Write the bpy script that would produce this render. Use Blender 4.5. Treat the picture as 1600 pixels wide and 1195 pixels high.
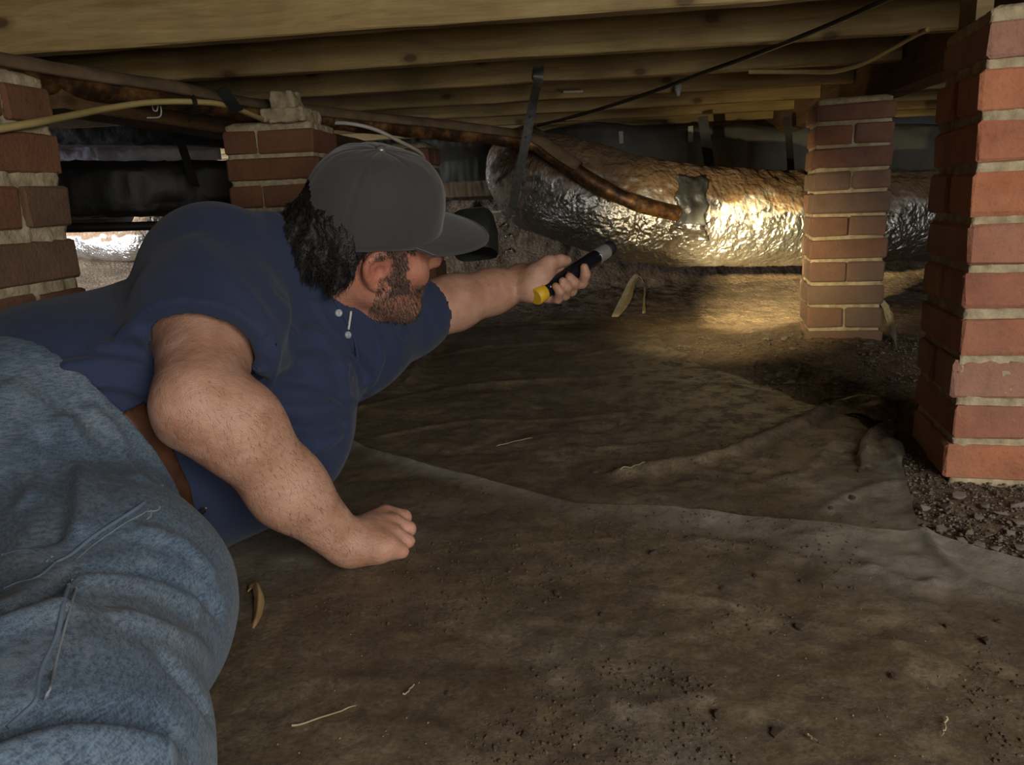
import bpy, math, random, zlib
import numpy as np
from mathutils import Vector, Matrix
random.seed(7)
RNG = np.random.default_rng(11)
SC = bpy.context.scene
for o_ in list(bpy.data.objects): bpy.data.objects.remove(o_, do_unlink=True)
COL = SC.collection

# ------------------------------------------------------------------ camera
FPX = 1215.0
CAM = np.array([0.0, 0.0, 0.45])
def _basis(yaw=7.0, pitch=13.2, roll=2.5):
    y, p, r = np.radians([yaw, pitch, roll])
    fw = np.array([-np.sin(y)*np.cos(p), np.cos(y)*np.cos(p), -np.sin(p)])
    r0 = np.array([np.cos(y), np.sin(y), 0.0]); u0 = np.cross(r0, fw)
    return np.cos(r)*r0-np.sin(r)*u0, np.sin(r)*r0+np.cos(r)*u0, fw
CR, CU, CF = _basis()
cd_ = bpy.data.cameras.new('camera'); cam = bpy.data.objects.new('camera', cd_); COL.objects.link(cam)
cd_.sensor_fit = 'HORIZONTAL'; cd_.sensor_width = 36.0; cd_.lens = FPX/1600*36.0
cd_.clip_start = 0.02; cd_.clip_end = 100
cam.matrix_world = Matrix(((CR[0], CU[0], -CF[0], CAM[0]), (CR[1], CU[1], -CF[1], CAM[1]), (CR[2], CU[2], -CF[2], CAM[2]), (0, 0, 0, 1)))
SC.camera = cam
# surveying helpers: turn a bearing measured in the photograph plus a real distance into a point of the place
def ray(x, y): return CF+(x-800)/FPX*CR-(y-597.5)/FPX*CU
def P(x, y, t): return CAM+ray(x, y)*t
def gz(x, y, z=0.0):
    d = ray(x, y); return CAM+d*(z-CAM[2])/d[2]
def aY(x, y, Y):
    d = ray(x, y); return CAM+d*(Y-CAM[1])/d[1]
def aX(x, y, X):
    d = ray(x, y); return CAM+d*(X-CAM[0])/d[0]
def project(v):
    q = np.asarray(v)-CAM; t = q@CF
    return 800+FPX*(q@CR)/t, 597.5-FPX*(q@CU)/t, t

# ------------------------------------------------------------------ world, lights, exposure
W = bpy.data.worlds.new('world'); SC.world = W; W.use_nodes = True
bg = W.node_tree.nodes['Background']; bg.inputs[0].default_value = (0.55, 0.65, 0.8, 1); bg.inputs[1].default_value = 0.25
SC.view_settings.view_transform = 'Standard'; SC.view_settings.look = 'None'
SC.view_settings.gamma = 1.0; SC.view_settings.use_curve_mapping = False
SC.view_settings.exposure = 0.18
def area(name, loc, to, sx, sy, power, col):
    l = bpy.data.lights.new(name, 'AREA'); l.shape = 'RECTANGLE'; l.size = sx; l.size_y = sy; l.energy = power; l.color = col
    o = bpy.data.objects.new(name, l); COL.objects.link(o); o.location = loc
    o.rotation_euler = (Vector(to)-Vector(loc)).to_track_quat('-Z', 'Y').to_euler()
    return o
# unseen fill lights added behind the camera; daylight through a vent far back left
area('hatch_daylight', (1.02, -0.75, 0.93), (0.30, 0.75, 0.0), 1.0, 0.9, 30.0, (1.0, 0.98, 0.94))  # added overhead fill that brightens the ground and jeans
area('access_door_daylight', (0.72, -1.60, 0.42), (0.1, 1.4, 0.45), 1.2, 0.5, 23.0, (1.0, 0.95, 0.86))  # added front fill for the joists and pillars; the wall has no door
area('vent_daylight', (-4.6, 2.7, 0.60), (-3.0, 4.0, 0.36), 1.5, 0.30, 52.0, (0.86, 0.9, 1.0)).data.spread = math.radians(80)

# ------------------------------------------------------------------ object helpers
def mesh_obj(name, v, f, m, parent=None, smooth=True):
    me = bpy.data.meshes.new(name)
    v = np.ascontiguousarray(v, dtype=np.float32)
    if isinstance(f, np.ndarray):
        n, k = f.shape
        me.vertices.add(len(v)); me.vertices.foreach_set('co', v.ravel())
        me.loops.add(n*k); me.loops.foreach_set('vertex_index', f.astype(np.int32).ravel())
        me.polygons.add(n); me.polygons.foreach_set('loop_start', np.arange(0, n*k, k, dtype=np.int32))
        me.update(calc_edges=True)
    else:
        me.from_pydata([tuple(map(float, q)) for q in v], [], [tuple(map(int, q)) for q in f])
    if smooth: me.polygons.foreach_set('use_smooth', np.ones(len(me.polygons), dtype=bool))
    me.validate(); me.update()
    if m is not None: me.materials.append(m)
    o = bpy.data.objects.new(name, me); COL.objects.link(o)
    if parent is not None: o.parent = parent
    return o
def link_obj(name, me, parent=None):
    o = bpy.data.objects.new(name, me); COL.objects.link(o)
    if parent is not None: o.parent = parent
    return o
def tag(o, label=None, cat=None, group=None, kind=None):
    if label: o['label'] = label
    if cat: o['category'] = cat
    if group: o['group'] = group
    if kind: o['kind'] = kind
    return o
def thing(name, label, cat, loc=(0, 0, 0), group=None):
    o = bpy.data.objects.new(name, None); COL.objects.link(o); o.location = [float(c) for c in loc]; o.empty_display_size = 0.05
    return tag(o, label, cat, group)
def under(o, parent):
    """parent a mesh whose vertices are in world coordinates under an Empty that only has a location"""
    o.parent = parent
    o.location = -Vector(parent.location) if parent.type == 'EMPTY' else (0, 0, 0)
    return o
def grid_faces(nu, nv, cu=False, cv=False):
    i = np.arange(nu if cu else nu-1); j = np.arange(nv if cv else nv-1)
    I, J = np.meshgrid(i, j, indexing='ij'); I2 = (I+1) % nu; J2 = (J+1) % nv
    return np.stack([I*nv+J, I2*nv+J, I2*nv+J2, I*nv+J2], -1).reshape(-1, 4)
# ------------------------------------------------------------------ noise
def _h(ix, iy, iz, s):
    with np.errstate(over='ignore'):
        n = (ix.astype(np.int64)*374761393+iy.astype(np.int64)*668265263+iz.astype(np.int64)*2147483647+s*1274126177)
        n = (n ^ (n >> 13))*1274126177; n = n ^ (n >> 16)
    return (n & 0xffff).astype(np.float32)/32767.5-1.0
def vn(p, s=0):
    p = np.asarray(p, dtype=np.float32); i = np.floor(p).astype(np.int32); f = p-i; f = f*f*f*(f*(f*6-15)+10)
    x, y, z = i[..., 0], i[..., 1], i[..., 2]; u, v, w = f[..., 0], f[..., 1], f[..., 2]
    L = lambda a, b, t: a+(b-a)*t
    return L(L(L(_h(x, y, z, s), _h(x+1, y, z, s), u), L(_h(x, y+1, z, s), _h(x+1, y+1, z, s), u), v),
             L(L(_h(x, y, z+1, s), _h(x+1, y, z+1, s), u), L(_h(x, y+1, z+1, s), _h(x+1, y+1, z+1, s), u), v), w)
def fbm(p, o=4, s=0):
    p = np.asarray(p, dtype=np.float32); a = 0; g = 1.0; t = 0
    for k in range(o):
        a = a+g*vn(p*(2.03**k)+k*7.3, s+k); t += g; g *= .5
    return a/t
def ridged(p, o=3, s=0):
    p = np.asarray(p, dtype=np.float32); a = 0; g = 1.0; t = 0
    for k in range(o):
        a = a+g*(1-np.abs(vn(p*(2.03**k)+k*5.1, s+k))*2); t += g; g *= .5
    return a/t
def normalize(a): return a/(np.linalg.norm(a, axis=-1, keepdims=True)+1e-12)
def spline(pts, n):
    """Catmull-Rom through pts, n samples"""
    p = np.asarray(pts, dtype=float); q = np.vstack([2*p[0]-p[1], p, 2*p[-1]-p[-2]])
    u = np.linspace(0, len(p)-1, n); i = np.minimum(u.astype(int), len(p)-2); t = (u-i)[:, None]
    a, b, c, d = q[i], q[i+1], q[i+2], q[i+3]
    return .5*((2*b)+(-a+c)*t+(2*a-5*b+4*c-d)*t*t+(-a+3*b-3*c+d)*t**3)
def frames(path, up=(0, 0, 1)):
    T = normalize(np.gradient(path, axis=0)); up = np.asarray(up, float)
    S = normalize(np.cross(T, up)); N = np.cross(S, T); return T, S, N
def tube_mesh(path, r, k=10, up=(0, 0, 1), cap=True, rz=1.0):
    path = np.asarray(path, float); n = len(path); r = np.broadcast_to(np.asarray(r, float), (n,))
    T, S, N = frames(path, up); a = np.linspace(0, 2*np.pi, k, endpoint=False)
    v = (path[:, None]+(np.cos(a)[None, :, None]*S[:, None]+rz*np.sin(a)[None, :, None]*N[:, None])*r[:, None, None]).reshape(-1, 3)
    f = [tuple(q) for q in grid_faces(n, k, False, True)]
    if cap: f += [tuple(range(k))[::-1], tuple(range((n-1)*k, n*k))]
    return v, f
class MB:
    def __init__(s): s.v = []; s.f = []; s.n = 0
    def add(s, v, f):
        s.v.append(np.asarray(v, float)); s.f += [tuple(int(i)+s.n for i in q) for q in f]; s.n += len(v); return s
    def box(s, lo, hi):
        x0, y0, z0 = lo; x1, y1, z1 = hi
        return s.add([(x0, y0, z0), (x1, y0, z0), (x1, y1, z0), (x0, y1, z0), (x0, y0, z1), (x1, y0, z1), (x1, y1, z1), (x0, y1, z1)],
                     [(0, 3, 2, 1), (4, 5, 6, 7), (0, 1, 5, 4), (1, 2, 6, 5), (2, 3, 7, 6), (3, 0, 4, 7)])
    def build(s, name, m, parent=None, smooth=True): return mesh_obj(name, np.vstack(s.v), s.f, m, parent, smooth)

# ------------------------------------------------------------------ materials
class NB:
    """tiny node-tree builder"""
    def __init__(s, name):
        s.m = bpy.data.materials.new(name); s.m.use_nodes = True; s.t = s.m.node_tree
        s.b = s.t.nodes['Principled BSDF']; s.out = s.t.nodes['Material Output']
    def n(s, typ, **kw):
        nd = s.t.nodes.new('ShaderNode'+typ)
        for k, v in kw.items():
            if k.startswith('i_'): nd.inputs[k[2:].replace('_', ' ')].default_value = v
            else: setattr(nd, k, v)
        return nd
    def l(s, a, b): s.t.links.new(a, b)
    def coord(s, kind='Object', scale=(1, 1, 1)):
        c = s.n('TexCoord'); mp = s.n('Mapping'); mp.inputs['Scale'].default_value = scale
        s.l(c.outputs[kind], mp.inputs['Vector']); return mp.outputs[0]
    def noise(s, vec, scale=5, detail=5, rough=.55, dist=0):
        nd = s.n('TexNoise'); nd.inputs['Scale'].default_value = scale; nd.inputs['Detail'].default_value = detail
        nd.inputs['Roughness'].default_value = rough; nd.inputs['Distortion'].default_value = dist
        s.l(vec, nd.inputs['Vector']); return nd.outputs['Fac']
    def voro(s, vec, scale=5, feature='F1', out='Distance'):
        nd = s.n('TexVoronoi'); nd.feature = feature; nd.inputs['Scale'].default_value = scale; s.l(vec, nd.inputs['Vector']); return nd.outputs[out]
    def ramp(s, fac, stops):
        nd = s.n('ValToRGB'); e = nd.color_ramp.elements
        while len(e) < len(stops): e.new(.5)
        for q, (p, c) in zip(e, stops):
            q.position = p; q.color = (*c, 1) if hasattr(c, '__len__') else (c, c, c, 1)
        s.l(fac, nd.inputs[0]); return nd.outputs[0]
    def mix(s, fac, a, b, mode='MIX'):
        nd = s.n('Mix', data_type='RGBA', blend_type=mode)
        for val, k in ((fac, 0), (a, 6), (b, 7)):
            if isinstance(val, (int, float)): nd.inputs[k].default_value = val if k == 0 else (val, val, val, 1)
            elif isinstance(val, tuple): nd.inputs[k].default_value = (*val, 1)
            else: s.l(val, nd.inputs[k])
        return nd.outputs[2]
    def math(s, op, a, b=0.0):
        nd = s.n('Math', operation=op)
        for val, k in ((a, 0), (b, 1)):
            if isinstance(val, (int, float)): nd.inputs[k].default_value = val
            else: s.l(val, nd.inputs[k])
        return nd.outputs[0]
    def bump(s, h, strength=.3, dist=.002, normal=None):
        nd = s.n('Bump'); nd.inputs['Strength'].default_value = strength; nd.inputs['Distance'].default_value = dist
        s.l(h, nd.inputs['Height'])
        if normal is not None: s.l(normal, nd.inputs['Normal'])
        return nd.outputs[0]
    def set(s, **kw):
        for k, v in kw.items():
            i = s.b.inputs[k.replace('_', ' ')]
            if isinstance(v, (int, float)): i.default_value = v
            elif isinstance(v, tuple): i.default_value = (*v, 1) if len(v) == 3 else v
            else: s.l(v, i)
        return s
    def rnd(s): return s.n('ObjectInfo').outputs['Random']
def simple(name, c1, c2, scale=20, rough=.7, metal=0.0, bump=.2, bscale=60, bdist=.001, stretch=(1, 1, 1), vary=.15):
    b = NB(name); v = b.coord('Object', stretch); n = b.noise(v, scale, 5)
    col = b.ramp(n, [(.3, c1), (.7, c2)])
    if vary: col = b.mix(1.0, col, b.ramp(b.rnd(), [(0, 1-vary), (1, 1.0)]), 'MULTIPLY')
    h = b.noise(v, bscale, 4)
    b.set(Base_Color=col, Roughness=rough, Metallic=metal, Normal=b.bump(h, bump, bdist)); return b.m
# --- material library
def m_skin():
    b = NB('skin'); v = b.coord('Object'); n = b.noise(v, 22, 6, .65); n2 = b.noise(v, 150, 4)
    base = b.ramp(n, [(.3, (.36, .175, .105)), (.5, (.47, .255, .170)), (.72, (.56, .33, .24))])
    a = b.n('VertexColor', layer_name='tint'); sep = b.n('SeparateColor'); b.l(a.outputs[0], sep.inputs[0])
    c = b.mix(sep.outputs[0], base, (.46, .155, .095)); c = b.mix(b.math('MULTIPLY', sep.outputs[1], .5), c, (.56, .22, .17))
    c = b.mix(b.ramp(n2, [(.55, 0), (.75, .35)]), c, (.40, .17, .11))
    mole = b.voro(v, 24); c = b.mix(b.ramp(mole, [(.02, .8), (.05, 0)]), c, (.16, .07, .04))
    h = b.voro(v, 700); h2 = b.noise(v, 90, 4)
    b.set(Base_Color=c, Roughness=.52, Normal=b.bump(h2, .6, .0025, b.bump(h, .5, .0008)))
    b.b.inputs['Subsurface Weight'].default_value = .12; b.b.inputs['Subsurface Radius'].default_value = (.012, .004, .002); b.b.inputs['Subsurface Scale'].default_value = .4
    return b.m
def m_cloth(name, c1, c2, weave=1400, fuzz=.06, fade=None):
    b = NB(name); v = b.coord('Object'); n = b.noise(v, 6, 5); n2 = b.noise(v, 300, 3)
    c = b.mix(.35, b.ramp(n, [(.3, c1), (.7, c2)]), b.ramp(n2, [(.3, c1), (.7, c2)]))
    w = b.noise(b.coord('Object', (1, 1, 1)), weave, 2)
    b.set(Base_Color=c, Roughness=.9, Normal=b.bump(w, .35, .0008, b.bump(b.noise(v, 45, 4), .25, .002)))
    b.b.inputs['Sheen Weight'].default_value = fuzz; b.b.inputs['Sheen Roughness'].default_value = .5; return b.m
def m_denim():
    b = NB('denim'); v = b.coord('Object'); fine = b.noise(b.coord('Object', (1, 1, .12)), 900, 3); fine2 = b.noise(b.coord('Object', (.1, .25, 1)), 700, 3)
    big = b.noise(v, 5.5, 5, .6); c = b.ramp(big, [(.28, (.038, .066, .108)), (.5, (.080, .118, .165)), (.72, (.168, .206, .245))])
    th = b.math('MULTIPLY', b.math('ADD', fine, fine2), .5)
    c = b.mix(.75, c, b.mix(1.0, c, b.ramp(th, [(.38, .35), (.62, 1.75)]), 'MULTIPLY'))
    c = b.mix(b.ramp(b.noise(v, 60, 4), [(.55, 0), (.8, .45)]), c, (.27, .32, .37))
    b.set(Base_Color=c, Roughness=.92, Normal=b.bump(th, .5, .0012, b.bump(b.noise(v, 40, 5), .2, .002))); b.b.inputs['Sheen Weight'].default_value = .05
    return b.m
def m_wood(name, c1, c2, c3, knots=True, rough=.75):
    b = NB(name); r = b.rnd(); cmb = b.n('CombineXYZ'); b.l(b.math('MULTIPLY', r, 37.0), cmb.inputs[0]); b.l(b.math('MULTIPLY', r, 11.0), cmb.inputs[2])
    add = b.n('VectorMath', operation='ADD'); b.l(b.coord('Object', (1, 1, 1)), add.inputs[0]); b.l(cmb.outputs[0], add.inputs[1])
    mp = b.n('Mapping'); mp.inputs['Scale'].default_value = (1.2, 14, 14); b.l(add.outputs[0], mp.inputs[0]); v = mp.outputs[0]
    g = b.noise(v, 3.0, 6, .6, 1.2); fine = b.noise(v, 22, 4, .6)
    c = b.ramp(g, [(.25, c1), (.5, c2), (.72, c3)]); c = b.mix(.25, c, b.ramp(fine, [(.3, c1), (.7, c3)]))
    blot = b.noise(add.outputs[0], 3.1, 4); c = b.mix(b.ramp(blot, [(.45, 0), (.72, .65)]), c, tuple(.45*x for x in c1))
    if knots:
        sx_ = b.n('SeparateXYZ'); b.l(add.outputs[0], sx_.inputs[0]); cx_ = b.n('CombineXYZ'); b.l(sx_.outputs[0], cx_.inputs[0]); b.l(b.math('MULTIPLY', sx_.outputs[2], 1.8), cx_.inputs[1])
        kn = b.n('TexVoronoi'); kn.voronoi_dimensions = '2D'; kn.inputs['Scale'].default_value = 3.0; b.l(cx_.outputs[0], kn.inputs['Vector'])
        c = b.mix(b.ramp(kn.outputs['Distance'], [(.035, .85), (.055, .35), (.10, 0)]), c, (.07, .035, .012))
    c = b.mix(1.0, c, b.ramp(r, [(0, .75), (1, 1.1)]), 'MULTIPLY')
    b.set(Base_Color=c, Roughness=rough, Normal=b.bump(fine, .35, .002)); return b.m
def m_brick(name, c1, c2, dust, dustamt=.35, low=.15):
    b = NB(name); r = b.rnd(); v0 = b.coord('Object'); add = b.n('VectorMath', operation='ADD'); cmb = b.n('CombineXYZ'); b.l(b.math('MULTIPLY', r, 19.0), cmb.inputs[0]); b.l(v0, add.inputs[0]); b.l(cmb.outputs[0], add.inputs[1]); v = add.outputs[0]
    n = b.noise(v, 16, 6, .6); n2 = b.noise(v, 130, 4, .7)
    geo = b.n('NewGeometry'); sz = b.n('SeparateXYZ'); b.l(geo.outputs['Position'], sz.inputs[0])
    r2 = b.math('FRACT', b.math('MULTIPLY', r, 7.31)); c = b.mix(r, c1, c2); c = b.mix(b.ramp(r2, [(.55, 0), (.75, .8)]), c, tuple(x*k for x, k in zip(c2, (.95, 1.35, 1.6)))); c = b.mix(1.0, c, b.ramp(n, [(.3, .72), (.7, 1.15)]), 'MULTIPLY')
    c = b.mix(b.ramp(n2, [(.52, 0), (.72, .5)]), c, tuple(.45*x for x in c1))
    c = b.mix(b.ramp(b.noise(v, 9, 5, .65), [(.40, 0), (.85, dustamt)]), c, dust)
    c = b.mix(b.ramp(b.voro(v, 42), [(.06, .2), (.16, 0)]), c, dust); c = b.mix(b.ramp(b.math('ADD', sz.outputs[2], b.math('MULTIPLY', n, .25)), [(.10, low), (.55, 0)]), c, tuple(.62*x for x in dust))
    b.set(Base_Color=c, Roughness=.93, Normal=b.bump(n2, .9, .003, b.bump(n, .6, .005))); return b.m
def m_foil():
    b = NB('foil'); v = b.coord('Object'); d = b.n('VectorMath', operation='ADD'); wv = b.n('TexNoise'); wv.inputs['Scale'].default_value = 9; b.l(v, wv.inputs[0])
    b.l(v, d.inputs[0]); s = b.n('VectorMath', operation='SCALE'); s.inputs['Scale'].default_value = .06; b.l(wv.outputs['Color'], s.inputs[0]); b.l(s.outputs[0], d.inputs[1])
    cr = b.voro(d.outputs[0], 26, 'DISTANCE_TO_EDGE'); cr2 = b.voro(d.outputs[0], 70, 'F1'); fi = b.noise(v, 55, 5, .65)
    nb = b.bump(cr2, .6, .006, b.bump(cr, .8, .008, b.bump(fi, .7, .008)))
    g = b.n('NewGeometry'); sp = b.n('SeparateXYZ'); b.l(g.outputs['Normal'], sp.inputs[0])
    nz = b.math('ADD', sp.outputs[2], b.math('MULTIPLY', b.math('SUBTRACT', b.noise(v, 9, 6, .65), .5), .9))
    dust = b.ramp(nz, [(-.0, 0.03), (.20, .40), (.42, 1)])
    b.set(Base_Color=b.mix(dust, b.ramp(b.noise(v, 4, 4), [(.3, (.50, .49, .45)), (.7, (.78, .77, .74))]), b.ramp(b.noise(v, 30, 5), [(.3, (.15, .09, .045)), (.7, (.24, .155, .085))])),
          Metallic=b.math('SUBTRACT', 1.0, dust), Roughness=b.mix(dust, .26, .9), Normal=nb); return b.m
def m_pipe():
    b = NB('rusty_pipe'); v = b.coord('Object'); n = b.noise(v, 18, 6, .65); n2 = b.noise(v, 60, 4)
    c = b.ramp(n, [(.28, (.012, .009, .007)), (.45, (.060, .028, .012)), (.58, (.20, .095, .030)), (.74, (.33, .19, .07))])
    b.set(Base_Color=c, Roughness=b.ramp(n2, [(.3, .35), (.7, .7)]), Metallic=.45, Normal=b.bump(n2, .5, .002)); return b.m
def m_sheet(name, cool=.3):
    b = NB(name); v = b.coord('Object'); big = b.noise(v, 2.6, 6, .62); mid = b.noise(v, 7, 9, .72); fi = b.noise(v, 190, 4, .7); cl = b.noise(v, 17, 10, .78); smear = b.noise(b.coord('Object', (1, 2.2, 1)), 4, 8, .7)
    c = b.ramp(mid, [(.30, (.062, .044, .025)), (.48, (.118, .088, .052)), (.62, (.185, .142, .086)), (.80, (.30, .25, .175))])
    c = b.mix(b.ramp(big, [(.50, 0), (.76, cool)]), c, (.25, .235, .205))
    c = b.mix(b.ramp(smear, [(.30, .75-.4*cool), (.50, 0)]), c, (.080, .050, .026))
    dirt = b.ramp(cl, [(.50, 0), (.57, 1)]); c = b.mix(b.math('MULTIPLY', dirt, .62), c, (.072, .046, .025))
    c = b.mix(b.ramp(cl, [(.36, .35), (.42, 0)]), c, (.26, .225, .165))
    c = b.mix(.55, c, b.mix(1.0, c, b.ramp(fi, [(.32, .40), (.68, 1.65)]), 'MULTIPLY'))
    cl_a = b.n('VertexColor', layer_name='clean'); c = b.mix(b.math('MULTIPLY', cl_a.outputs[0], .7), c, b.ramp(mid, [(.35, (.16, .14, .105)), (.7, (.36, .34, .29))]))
    spk = b.voro(v, 85); c = b.mix(b.ramp(spk, [(.035, .8), (.06, 0)]), c, (.36, .30, .22))
    h = b.math('ADD', b.math('MULTIPLY', dirt, .35), b.math('MULTIPLY', cl, .9))
    b.set(Base_Color=c, Roughness=b.mix(dirt, b.ramp(mid, [(.3, .36), (.7, .52)]), .9), Normal=b.bump(fi, .35, .0015, b.bump(h, .5, .006, b.bump(mid, .3, .006)))); b.b.inputs['Specular IOR Level'].default_value = .5; return b.m
def m_earth():
    b = NB('earth'); v = b.coord('Object'); n = b.noise(v, 7, 7, .68); n2 = b.noise(v, 70, 6, .7); cr = b.voro(v, 55)
    c = b.ramp(n, [(.28, (.060, .038, .020)), (.5, (.135, .090, .050)), (.72, (.22, .155, .092))]); c = b.mix(.6, c, b.mix(1.0, c, b.ramp(n2, [(.3, .35), (.7, 1.7)]), 'MULTIPLY'))
    b.set(Base_Color=c, Roughness=.97, Normal=b.bump(b.math('ADD', n2, b.math('MULTIPLY', cr, .5)), .9, .012)); return b.m
M_SKIN = m_skin()
M_SHIRT = m_cloth('navy_cotton', (.014, .023, .060), (.024, .037, .085)); M_SHIRT2 = m_cloth('navy_rib', (.016, .026, .070), (.026, .040, .10), 900)
M_DENIM = m_denim(); M_SEAM = m_cloth('denim_seam', (.075, .12, .18), (.15, .20, .265), 800); M_THREAD = m_cloth('stitch_thread', (.13, .16, .19), (.24, .26, .28), 900)
M_BELT = simple('belt_leather', (.045, .017, .008), (.10, .038, .016), 40, .45, bump=.3, bscale=120)
M_SATIN = simple('satin_steel', (.34, .33, .31), (.46, .45, .42), 30, .42, .55, .1)
M_STEEL = simple('steel', (.45, .44, .42), (.62, .61, .58), 30, .28, 1.0, .1)
M_CAP = m_cloth('charcoal_cap_cloth', (.034, .031, .030), (.054, .050, .048), 1000, .2); M_CAP2 = m_cloth('cap_trim', (.038, .036, .036), (.062, .060, .058), 1000, .2)
M_CAPBTN = simple('cap_button_metal', (.20, .19, .17), (.34, .32, .29), 60, .4, .6)
M_BUTTON = simple('shirt_button', (.30, .32, .34), (.50, .52, .54), 60, .3); M_WHITECLOTH = m_cloth('white_cloth', (.5, .48, .42), (.62, .60, .52))
M_HAIR = simple('dark_hair', (.004, .0035, .0035), (.016, .013, .012), 160, .5, bump=.8, bscale=420, bdist=.002, vary=0)
M_BEARD = simple('dark_beard', (.020, .014, .011), (.055, .038, .029), 60, .55, vary=0); M_BEARDGREY = simple('grey_beard', (.14, .115, .095), (.26, .225, .19), 60, .55, vary=0)
M_YELLOW = simple('yellow_rubber', (.62, .36, .015), (.75, .46, .03), 30, .5); M_BLACKMETAL = simple('black_anodised', (.008, .009, .013), (.018, .020, .028), 40, .32, .3, .08)
M_BLACKRUB = simple('black_rubber', (.006, .005, .006), (.016, .014, .016), 40, .6)
bl = NB('torch_lens'); bl.set(Base_Color=(1., .85, .55), Roughness=.1); bl.b.inputs['Emission Color'].default_value = (1, .85, .5, 1); bl.b.inputs['Emission Strength'].default_value = 6; M_LENS = bl.m
M_JOIST = m_wood('joist_pine', (.19, .115, .038), (.36, .25, .095), (.46, .345, .155)); M_BEAM = m_wood('old_beam', (.085, .042, .016), (.18, .095, .036), (.25, .145, .062))
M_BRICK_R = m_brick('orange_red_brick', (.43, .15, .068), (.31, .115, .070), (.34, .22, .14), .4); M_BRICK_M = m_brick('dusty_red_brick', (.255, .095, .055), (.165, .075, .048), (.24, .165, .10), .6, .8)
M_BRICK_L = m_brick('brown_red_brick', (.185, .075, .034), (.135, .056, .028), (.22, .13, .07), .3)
M_MORTAR = simple('mortar', (.25, .195, .11), (.47, .39, .25), 45, .97, bump=.9, bscale=150, bdist=.003, vary=0)
M_FOIL = m_foil(); M_PIPE = m_pipe(); M_SHEETF = m_sheet('dirty_plastic_front', .6); M_SHEETB = m_sheet('dirty_plastic_back', .25); M_EARTH = m_earth()
M_DUSTWRAP = simple('dusty_wrap', (.11, .070, .036), (.20, .135, .075), 25, .9, bump=.4, bscale=80); M_BLACKWRAP = simple('black_wrap', (.007, .007, .007), (.022, .021, .020), 14, .55, bump=.5, bscale=30, bdist=.004)
M_PALEWRAP = simple('pale_wrap', (.5, .48, .58), (.72, .70, .8), 10, .5, bump=.6, bscale=30, bdist=.004); M_DARKDUCT = simple('dark_green_duct', (.018, .022, .016), (.04, .046, .034), 10, .6, bump=.3)
M_GREYDUCT = simple('grey_duct_wrap', (.085, .088, .075), (.135, .138, .118), 7, .6, .15, .4, 18, .005); M_GALV = simple('galvanised_strap', (.20, .215, .20), (.38, .39, .36), 60, .5, .7, .25)
M_TAPE = simple('duct_tape', (.035, .036, .038), (.085, .088, .09), 20, .33, .1, .6, 60, .004); M_FOILTAPE = simple('foil_tape', (.55, .54, .50), (.8, .79, .75), 20, .25, 1.0, .8, 45, .005)
M_YCABLE = simple('yellow_cable', (.46, .36, .13), (.56, .45, .19), 20, .5); M_WCABLE = simple('white_cable', (.42, .38, .32), (.55, .51, .44), 20, .5); M_BCABLE = simple('black_cable', (.010, .009, .008), (.035, .028, .02), 20, .42)
M_STONE = simple('grey_stone', (.13, .10, .07), (.30, .25, .19), 40, .9, bump=.6, bscale=120, vary=.5); M_CLOD = simple('dirt_clod', (.05, .032, .018), (.13, .088, .05), 40, .97, bump=.8, bscale=90, vary=.4)
M_SCRAP = simple('yellowed_plastic', (.40, .30, .15), (.56, .45, .26), 25, .45, bump=.4, bscale=60); M_GREYSCRAP = simple('grey_scrap', (.20, .17, .13), (.32, .28, .22), 25, .7, bump=.5, bscale=60); M_LEAF = simple('dry_leaf', (.22, .13, .05), (.36, .24, .11), 30, .7, bump=.6, bscale=70)
M_CONC = simple('foundation_concrete', (.30, .29, .28), (.44, .43, .42), 5, .95, bump=.5, bscale=40, bdist=.004, vary=0); M_TAN = simple('tan_board', (.26, .20, .12), (.36, .29, .18), 30, .85)
M_STRAW = simple('straw', (.25, .19, .10), (.40, .32, .19), 60, .8)
M_PLASTICWHITE = simple('clear_scrap', (.45, .45, .5), (.65, .65, .7), 60, .2)
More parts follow.
